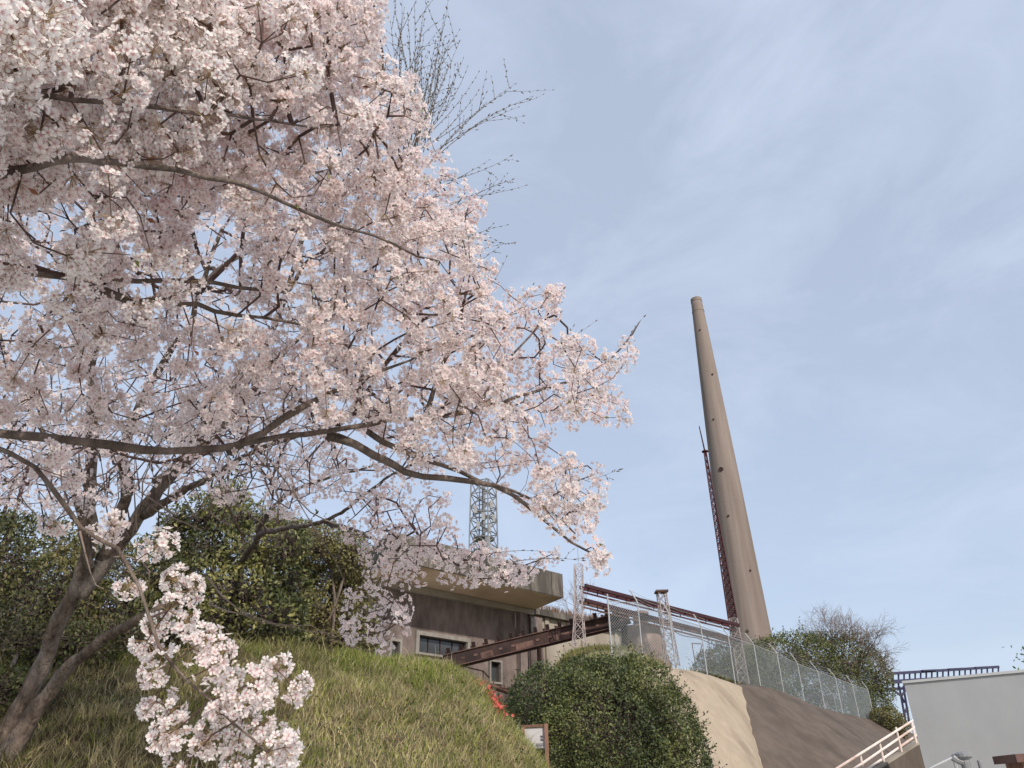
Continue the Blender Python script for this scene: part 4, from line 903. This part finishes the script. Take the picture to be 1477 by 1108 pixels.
# ------------------------------------------------------------------ shrubs
def blob_points(cs, n):
    """points on the outside of a union of ellipsoids; cs: (centre, radii)"""
    out = []; nr = []
    area = np.array([r[0] * r[1] + r[1] * r[2] + r[0] * r[2] for c, r in cs]); pr_ = area / area.sum()
    k = rng.choice(len(cs), n * 2, p=pr_); d = rand_dirs(n * 2); C_ = np.array([c for c, r in cs])[k]; R_ = np.array([r for c, r in cs])[k]
    dep = 1 - np.abs(rng.normal(size=n * 2)) * .13
    lump = 1 + .14 * snoise(C_ + d * R_, 2.2, 8) + .07 * snoise(C_ + d * R_, 6.0, 9)
    P = C_ + d * R_ * (dep * lump)[:, None]; N = nrm(d / R_)
    ok = np.ones(len(P), bool)
    for c, r in cs: ok &= (((P - c) / (np.array(r) * .80)) ** 2).sum(1) > 1
    return P[ok][:n], N[ok][:n]
def shrub(name, label, cat, base, cs, n, size, cols_, leaf4=False, stems=3, group=None, core='soil', up=.3, kindcore=True):
    th = thing(name, label, cat, base, group); cs = [(A(c), A(r)) for c, r in cs]
    P, N = blob_points(cs, n); X = nrm(N * .5 + rand_dirs(len(P)) + A([0, 0, up]))
    R = np.stack([X, nrm(np.cross(nrm(N + rand_dirs(len(P)) * .6), X)), np.zeros_like(X)], 2); R[:, :, 2] = np.cross(R[:, :, 0], R[:, :, 1])
    ns_ = int(n / 90); si = rng.integers(0, len(P), ns_); sd = nrm(N[si] + rand_dirs(ns_) * .5 + A([0, 0, .45])); sl = size * rng.uniform(2.0, 6.5, ns_); SP = []; SX = []; SN = []
    for t_ in np.linspace(.2, 1, 7):
        SP.append(P[si] + sd * (sl * t_)[:, None]); SX.append(nrm(sd * .6 + rand_dirs(ns_))); SN.append(rand_dirs(ns_))
    SP, SX, SN = map(np.concatenate, (SP, SX, SN)); P = np.concatenate([P, SP]); X = np.concatenate([X, SX]); N = np.concatenate([N, SN])
    SR = np.stack([SX, nrm(np.cross(SN, SX)), np.zeros_like(SX)], 2); SR[:, :, 2] = np.cross(SR[:, :, 0], SR[:, :, 1]); R = np.concatenate([R, SR])
    V, Fa = tubes(P[si] - sd * .1, P[si] + sd * sl[:, None], np.full(ns_, .004), np.full(ns_, .002), 3); aobj('sprigs', V, Fa, 'bark', th, kind='stuff')
    cols_ = A(cols_); ci = np.clip((snoise(P, 1.6, 15) * .5 + .5 + rng.normal(size=len(P)) * .25) * len(cols_), 0, len(cols_) - 1).astype(int); cm = cols_[ci] * rng.uniform(.75, 1.25, (len(P), 1))
    tv, tf = (LEAF_V, LEAF_F) if leaf4 else (LEAF2_V, LEAF2_F)
    V, Fa, C = scatter(tv, tf, P, R, size * rng.uniform(.7, 1.25, len(P)), None, cm); aobj('foliage', V, Fa, 'leaf', th, C=C, kind='stuff')
    mb_ = MB(); vs_ = []
    for i in range(stems):
        c = cs[i % len(cs)][0]; b_ = A(base) + A([rng.normal() * .25, rng.normal() * .25, -.2]); MB().tube(catmull([b_, b_ * .5 + c * .5 + rand_dirs(1)[0] * .15, c], .2), .028, 6).build('stem', 'bark', th)
    # inner twig mass so that the shrub is dense
    Pi = []; Qi = []
    for c, r in cs:
        k = 260; a_ = c + rand_dirs(k) * A(r) * rng.uniform(.1, .5, (k, 1)); b_ = c + rand_dirs(k) * A(r) * rng.uniform(.7, .95, (k, 1)); Pi.append(a_); Qi.append(b_)
    Pi = np.concatenate(Pi); Qi = np.concatenate(Qi); V, Fa = tubes(Pi, Qi, np.full(len(Pi), .012), np.full(len(Pi), .004), 3); aobj('inner_twigs', V, Fa, 'bark', th, kind='stuff')
    return th
G_DARK = [(.020, .038, .014), (.028, .052, .018), (.042, .072, .022), (.065, .10, .028)]
G_MID = [(.045, .058, .022), (.08, .095, .03), (.125, .14, .042), (.18, .185, .065)]
G_OLIVE = [(.10, .10, .035), (.16, .155, .05), (.22, .205, .08), (.18, .14, .07)]
# clipped hedge
hc = PY(872, 1060, 21.6) * A([1, 1, 0])
hcs = [(PY(px, py, 21.6 + dy), (rx, 1.5, rz)) for px, py, dy, rx, rz in ((790, 1030, 0, 1.15, 1.25), (835, 1015, .2, 1.2, 1.15), (885, 1010, .2, 1.2, 1.1), (922, 1016, .1, 1.05, 1.15), (948, 1062, 0, 1.05, 1.3), (962, 1112, -.1, 1.15, 1.5), (870, 1080, -.6, 1.9, 1.9), (800, 1100, -.3, 1.45, 1.8), (880, 1150, -.7, 2.2, 1.7))]
shrub('clipped_hedge', 'big rounded dark green clipped hedge beside the sand coloured slope', 'hedge', hc, hcs, 70000, .078,
      [(.036, .050, .020), (.065, .085, .03), (.105, .128, .042), (.165, .175, .058)])
# evergreen at the far left
e1 = PY(40, 930, 12.5)
shrub('evergreen_shrub', 'dark evergreen shrub at the left edge behind the leaning trunk', 'shrub', e1 - A([0, 0, .3]), [(PY(15, 845, 13), (1.3, 1.0, 1.25)), (PY(-60, 830, 13), (1.2, 1.0, 1.2)), (PY(75, 880, 12.6), (.8, .8, .9)), (PY(150, 900, 13.4), (.9, .8, .7)), (PY(205, 850, 14.2), (.9, .8, 1.0)), (PY(120, 850, 14.2), (1.0, .8, .9)), (PY(60, 945, 12), (1.1, .7, .5))], 24000, .085, [(.05, .058, .022), (.085, .09, .03), (.13, .13, .045), (.19, .155, .06)], True)
CAM_B = [(PY(x_, y_, 14.6 + rng.uniform(0, 1.2)), (w_, w_, h_)) for x_, y_, w_, h_ in ((330, 720, .45, .4), (300, 745, .5, .45), (350, 755, .55, .5), (265, 790, .6, .55), (310, 800, .7, .6), (370, 800, .7, .6), (410, 790, .5, .45), (235, 845, .6, .55), (290, 850, .8, .6), (350, 860, .8, .6), (405, 850, .6, .6), (215, 890, .7, .55), (270, 900, .8, .5), (330, 905, .8, .5), (390, 895, .7, .5), (255, 755, .35, .35), (240, 930, .8, .4), (320, 932, .9, .4), (385, 930, .8, .4))]
shrub('camellia_shrub', 'glossy broadleaf evergreen shrub right of the leaning cherry trunks', 'shrub', PY(320, 925, 14.5), CAM_B, 16000, .10, [(.055, .065, .025), (.10, .11, .038), (.16, .165, .055), (.27, .25, .09)], True)
OL_B = [(PY(x_, y_, 16.4 + rng.uniform(0, 1.0)), (w_, w_, h_)) for x_, y_, w_, h_ in ((430, 780, .5, .5), (470, 790, .6, .55), (505, 800, .45, .55), (440, 830, .7, .6), (490, 845, .7, .6), (520, 850, .35, .5), (420, 875, .7, .55), (470, 890, .8, .6), (515, 900, .45, .5), (400, 760, .4, .4), (430, 925, .9, .5), (500, 930, .7, .45))]
shrub('olive_shrub', 'fine-leaved olive green shrub left of the concrete building', 'shrub', PY(450, 930, 16.5), OL_B, 26000, .065, G_OLIVE)
shrub('undergrowth', 'dark tangled undergrowth at the foot of the leaning cherry trunks', 'undergrowth', PY(60, 985, 10.2), [(PY(x_, y_, yy), (w_, .5, h_)) for x_, y_, yy, w_, h_ in ((-40, 930, 11, .9, .5), (25, 940, 10.8, .6, .4), (95, 935, 11.2, .7, .35), (170, 925, 12, .7, .35), (240, 915, 12.6, .6, .3), (10, 1000, 9.6, .5, .3), (-60, 1010, 9.3, .8, .45))], 14000, .06, [(.05, .05, .02), (.075, .075, .028), (.12, .10, .045), (.10, .12, .035)])
# row behind the fence
def pzs(px, py, Y): return PY(px, py, Y)
shrub('hedge_row', 'long dark green hedge behind the fence right of the chimney', 'hedge', PY(1190, 1010, 60) * A([1, 1, 0]) + A([0, 0, 5.5]), [(PY(1150, 955, 58), (3.2, 1.5, 2.2)), (PY(1120, 960, 57), (2.2, 1.4, 2.0)), (PY(1200, 965, 60), (3.0, 1.6, 2.6)), (PY(1235, 968, 61), (2.2, 1.6, 2.8)), (PY(1262, 985, 62), (1.3, 1.5, 2.4)), (PY(1180, 1010, 59), (4.2, 1.4, 2.6)), (PY(1090, 985, 56), (2.6, 1.3, 2.2)), (PY(1240, 1015, 61), (2.2, 1.4, 2.2))], 26000, .17, G_MID)
shrub('fence_bush', 'grey green bush behind the fence left of the red mast', 'shrub', PY(1040, 985, 46) * A([1, 1, 0]) + A([0, 0, 6.4]), [(PY(1050, 955, 46), (1.1, .9, 1.2)), (PY(1025, 962, 46), (1.0, .8, .9)), (PY(1075, 965, 46.5), (1.3, .8, 1.3))], 9000, .10, G_MID)
shrub('slope_bush', 'low olive bush at the foot of the gantry beside handrail', 'shrub', PY(1283, 1035, 52) * A([1, 1, 0]) + A([0, 0, 4.0]), [(PY(1278, 1038, 53), (1.0, 1.0, .75)), (PY(1294, 1050, 53), (.8, .8, .6))], 4000, .12, G_OLIVE)

# bare tree above the hedge
def bare_tree(root, base, trunks, lv, l0, r0, m='twig_pale', spread=.55, seed=3):
    r_ = np.random.default_rng(seed); P0 = []; P1 = []; A0 = []; A1 = []
    def rec(p, d, l, r, k):
        m_ = 3; pp = p
        for i in range(m_):
            d = nrm(d + r_.normal(size=3) * .16 + A([0, 0, .04])); qn = pp + d * l / m_; P0.append(pp); P1.append(qn); A0.append(r * (1 - .3 * i / m_)); A1.append(r * (1 - .3 * (i + 1) / m_)); pp = qn
            if k > 0 and i > 0:
                for _ in range(2 if i == 2 else 1 + (r_.random() < .5)):
                    rec(pp, nrm(d + r_.normal(size=3) * spread), l * r_.uniform(.6, .82), r * .58, k - 1)
    for d in trunks: rec(A(base), nrm(A(d)), l0, r0, lv)
    return np.array(P0), np.array(P1), np.array(A0), np.array(A1)
bt0 = PY(1222, 985, 60)
bt_ = thing('bare_tree', 'leafless grey tree spreading above the hedge right of chimney', 'tree', bt0 * A([1, 1, 0]) + A([0, 0, 6]))
MB().tube([bt0 * A([1, 1, 0]) + A([0, 0, 5.8]), bt0], [.24, .18], 9).build('trunk', 'bark_pale', bt_)
p0, p1, a0_, a1_ = bare_tree(None, bt0, [(-.75, 0, .85), (-.3, .3, .9), (.6, 0, .9), (1.0, .1, .75), (.1, -.3, 1), (-.9, -.2, .6), (.85, .3, 1.0)], 5, 2.0, .08, seed=9)
Vt, Ft = tubes(p0, p1, a0_, a1_, 3); aobj('branches', Vt, Ft, 'twig_pale', bt_, kind='stuff')
# bare brush behind the wing
bs0 = PY(835, 905, 56); bsx = thing('bare_brush', 'thin leafless brush behind the low concrete wing', 'shrub', bs0 * A([1, 1, 0]) + A([0, 0, 6]))
p0, p1, a0_, a1_ = bare_tree(None, bs0, [(-.6, 0, 1), (.3, 0, 1), (.7, 0, .8), (0, 0, 1), (-.2, 0, 1)], 3, 1.5, .03, seed=12); Vt, Ft = tubes(p0, p1, a0_, a1_, 3); aobj('branches', Vt, Ft, 'twig_pale', bsx, kind='stuff')
# sapling tip at the right edge
sp0 = PY(1490, 1000, 24); sap = thing('green_sapling', 'fresh green leafy sapling tip at the right edge above shed', 'tree', sp0 * A([1, 1, 0]))
MB().tube([sp0 * A([1, 1, 0]), sp0, PY(1486, 950, 24)], [.05, .03, .01], 6).build('trunk', 'bark', sap)
k = 130; pos = PY(1492, 950, 24) + rng.normal(size=(k, 3)) * A([.28, .2, .22]); V, Fa, C = scatter(LEAF_V, LEAF_F, pos, axis_frames(rand_dirs(k)), rng.uniform(.08, .15, k), None, A([[.12, .19, .05]]) * rng.uniform(.7, 1.3, (k, 1))); aobj('crown', V, Fa, 'leaf', sap, C=C, kind='stuff')

# azalea flowers on the bank edge
az0 = PY(705, 1020, 16.4); az = thing('red_azalea', 'small bright red azalea on the right edge of the bank', 'shrub', az0 - A([0, 0, .3]))
cs = [PY(x_, y_ - 3, 16.0) for x_, y_ in ((694, 998), (700, 1004), (705, 1010), (711, 1016), (710, 1022), (716, 1026), (722, 1034), (701, 1010))]
pos = np.concatenate([c + rng.normal(size=(40, 3)) * .075 for c in cs]); V, Fa, C = scatter(FL_LOD[0], FL_LOD[1], pos, frames(rand_dirs(len(pos)) + A([0, -.6, .5])), rng.uniform(.028, .045, len(pos))); aobj('flowers', V, Fa, 'red_flower', az, kind='stuff')
k = 300; pos = np.concatenate([c + rng.normal(size=(40, 3)) * .09 - A([0, -.12, .14]) for c in cs]); V, Fa, C = scatter(LEAF2_V, LEAF2_F, pos, axis_frames(rand_dirs(len(pos))), rng.uniform(.03, .05, len(pos)), None, A([[.06, .09, .025]]) * rng.uniform(.7, 1.3, (len(pos), 1))); aobj('foliage', V, Fa, 'leaf', az, C=C, kind='stuff')
MB().tube([az0 - A([0, 0, .5]), az0], .015, 5).build('stem', 'bark', az)

# ------------------------------------------------------------------ grass
def blades(P, N, h, w, cm, lean=.5):
    n = len(P); a = rng.uniform(0, 2 * math.pi, n); sx = np.stack([np.cos(a), np.sin(a), np.zeros(n)], 1); up = nrm(N * .35 + A([0, 0, 1]) + rand_dirs(n) * lean); bendv = nrm(rand_dirs(n) * A([1, 1, .2])) * (h * rng.uniform(.1, .5, n))[:, None]
    w = w[:, None]; h = h[:, None]; b1 = P - sx * w; b2 = P + sx * w; m1 = P + up * h * .55 - sx * w * .7 + bendv * .25; m2 = P + up * h * .55 + sx * w * .7 + bendv * .25; t = P + up * h * .95 + bendv - A([0, 0, 1]) * h * .1
    V = np.stack([b1, b2, m1, m2, t], 1).reshape(-1, 3); f = np.array([(0, 1, 3), (0, 3, 2), (2, 3, 4)]); Fa = (f[None] + (np.arange(n) * 5)[:, None, None]).reshape(-1, 3)
    C = np.repeat(cm, 5, 0); return V, Fa, C
def on_grid(G, n, wfun=None):
    a = G[:-1, :-1]; b = G[1:, :-1]; c = G[1:, 1:]; d_ = G[:-1, 1:]; ar = np.linalg.norm(np.cross(b - a, d_ - a), axis=-1)
    ctr = (a + c) / 2
    if wfun is not None: ar = ar * wfun(ctr)
    pr_ = ar.ravel() / ar.sum(); k = rng.choice(len(pr_), n, p=pr_); u = rng.random((n, 1)); v = rng.random((n, 1)); A_, B_, C_, D_ = (x.reshape(-1, 3)[k] for x in (a, b, c, d_))
    N = nrm(np.cross(B_ - A_, D_ - A_)); N = N * np.sign(N[:, 2:3] + 1e-9); j = k % (G.shape[1] - 1); return A_ * (1 - u) * (1 - v) + B_ * u * (1 - v) + C_ * u * v + D_ * (1 - u) * v, N, j
def vis_w(c):
    p = (c.reshape(-1, 3) - CAM) @ ROT; u = IW / 2 - FPX * p[:, 0] / p[:, 2]; v = IH / 2 + FPX * p[:, 1] / p[:, 2]; w = ((u > -120) & (u < 1500) & (v < 1250)).astype(float) + .03; return w.reshape(c.shape[:-1])
nb = 125000; P, N, j = on_grid(bank, nb, vis_w)
crestj = np.clip((j - 17) / 6.0, 0, 1) * np.clip((34 - j) / 4.0, 0, 1)         # green band near the crest
gmix = crestj * .85 + snoise(P, 1.1, 61) * .38 - .06 + rng.normal(size=nb) * .22
green = A([[.17, .22, .045]]); lime = A([[.34, .36, .095]]); straw = A([[.48, .41, .235]]); brown = A([[.13, .10, .055]])
pick = rng.random((nb, 1)); dry = np.where(pick < .58, straw, np.where(pick < .70, brown, lime)); gr = np.where(pick < .5, green, np.where(pick < .85, lime, straw))
cm = np.where((gmix > .45)[:, None], gr, dry) * rng.uniform(.65, 1.25, (nb, 1))
h = np.where(gmix > .45, rng.uniform(.10, .32, nb), rng.uniform(.05, .24, nb)) * (1 + .55 * np.clip(snoise(P, 2.8, 91), -1, 1)) ; w = rng.uniform(.003, .007, nb)
leftb = np.clip((-2.6 - P[:, 0]) / 2.0, 0, 1) * (rng.random(nb) < .55); cm = np.where((leftb > .3)[:, None], brown * rng.uniform(.6, 1.5, (nb, 1)), cm)
cm = cm * (1 + .28 * np.clip(snoise(P, 2.2, 92), -1, 1))[:, None]; V, Fa, C = blades(P, N, h, w, cm, .75); tag(aobj('bank_grass', V, Fa, 'grass', C=C, kind='stuff'), 'mixed fresh green and dry straw grass covering the bank', 'grass')
nt2 = 1500; per = 34; TC, TN, tj = on_grid(bank, nt2, lambda c: vis_w(c) * (.2 + np.clip(snoise(c.reshape(-1, 3), 1.3, 95).reshape(c.shape[:-1]) + .3, 0, 1)))
tcol = np.where(rng.random((nt2, 1)) < np.where((tj > 19)[:, None], .35, .70), A([[.46, .39, .22]]), A([[.22, .25, .065]])) * rng.uniform(.7, 1.15, (nt2, 1)); P = np.repeat(TC, per, 0) + rng.normal(size=(nt2 * per, 3)) * A([.05, .05, .01]); th_ = np.repeat(rng.uniform(.14, .38, nt2), per) * rng.uniform(.5, 1.1, nt2 * per)
V, Fa, C = blades(P, np.repeat(TN, per, 0), th_, rng.uniform(.003, .006, nt2 * per), np.repeat(tcol, per, 0) * rng.uniform(.75, 1.2, (nt2 * per, 1)), .85); tag(aobj('grass_tufts', V, Fa, 'grass', C=C, kind='stuff'), 'straw and green grass tufts standing out of the bank', 'grass')
k = 5000; P, N, j = on_grid(bank, k, vis_w); V, Fa, C = blades(P, N, rng.uniform(.25, .6, k), rng.uniform(.0025, .005, k), A([[.50, .42, .26]]) * rng.uniform(.6, 1.15, (k, 1)), 1.0)
tag(aobj('dry_stalks', V, Fa, 'grass', C=C, kind='stuff'), 'long dry straw stalks sticking out of the bank grass', 'grass')
# fallen leaves and weeds
k = 26000; P, N, j = on_grid(bank, k, lambda c: vis_w(c) * (.15 + np.clip(snoise(c.reshape(-1, 3), 1.7, 93).reshape(c.shape[:-1]) + .25, 0, 1))); pick = rng.random((k, 1)); cm = np.where(pick < .55, A([[.05, .075, .022]]), A([[.16, .10, .06]])) * rng.uniform(.6, 1.4, (k, 1))
V, Fa, C = scatter(LEAF2_V, LEAF2_F, P + N * rng.uniform(.01, .10, (k, 1)), axis_frames(rand_dirs(k) + N * .3), rng.uniform(.03, .06, k), None, cm); tag(aobj('bank_weeds', V, Fa, 'leaf', C=C, kind='stuff'), 'low weeds and fallen brown leaves on the grass bank', 'weeds')
# grass along the fence foot, on the mound and on the wing's roof
segs = [(PB[i] * (1 - t) + PB[i + 1] * t) for i in range(11) for t in np.linspace(0, 1, 60)] + [A([x_, y_, 0]) for x_ in np.linspace(1.0, 4.6, 60) for y_ in np.linspace(33.5, 38, 60)]
P = np.array(segs) + rng.normal(size=(len(segs), 3)) * A([.25, .25, 0]); P[:, 2] = np.maximum(hill_h(P[:, 0], P[:, 1]) - .02, 0)
P = np.concatenate([P] * 3) + rng.normal(size=(len(P) * 3, 3)) * A([.15, .15, 0]); n_ = len(P)
cm = np.where(rng.random((n_, 1)) < .6, A([[.20, .20, .06]]), A([[.36, .30, .16]])) * rng.uniform(.7, 1.2, (n_, 1)); V, Fa, C = blades(P, np.tile(A([0, 0, 1]), (n_, 1)), rng.uniform(.10, .32, n_), rng.uniform(.006, .012, n_), cm, .5)
tag(aobj('plateau_grass', V, Fa, 'grass', C=C, kind='stuff'), 'thin yellow green grass along the fence foot', 'grass')
rp = [q0 + wd * u_ - wn_ * v_ + A([0, 0, wz + .34]) for u_, v_ in zip(rng.uniform(.3, 8.8, 5000), rng.uniform(-.3, 3.2, 5000))]
P = np.array(rp); V, Fa, C = blades(P, np.tile(A([0, 0, 1]), (5000, 1)), rng.uniform(.25, .75, 5000), rng.uniform(.01, .02, 5000), A([[.27, .17, .11]]) * rng.uniform(.7, 1.25, (5000, 1)), .4)
tag(aobj('dry_roof_grass', V, Fa, 'grass', C=C, kind='stuff'), 'tawny dry grass growing on the low wing roof', 'grass')
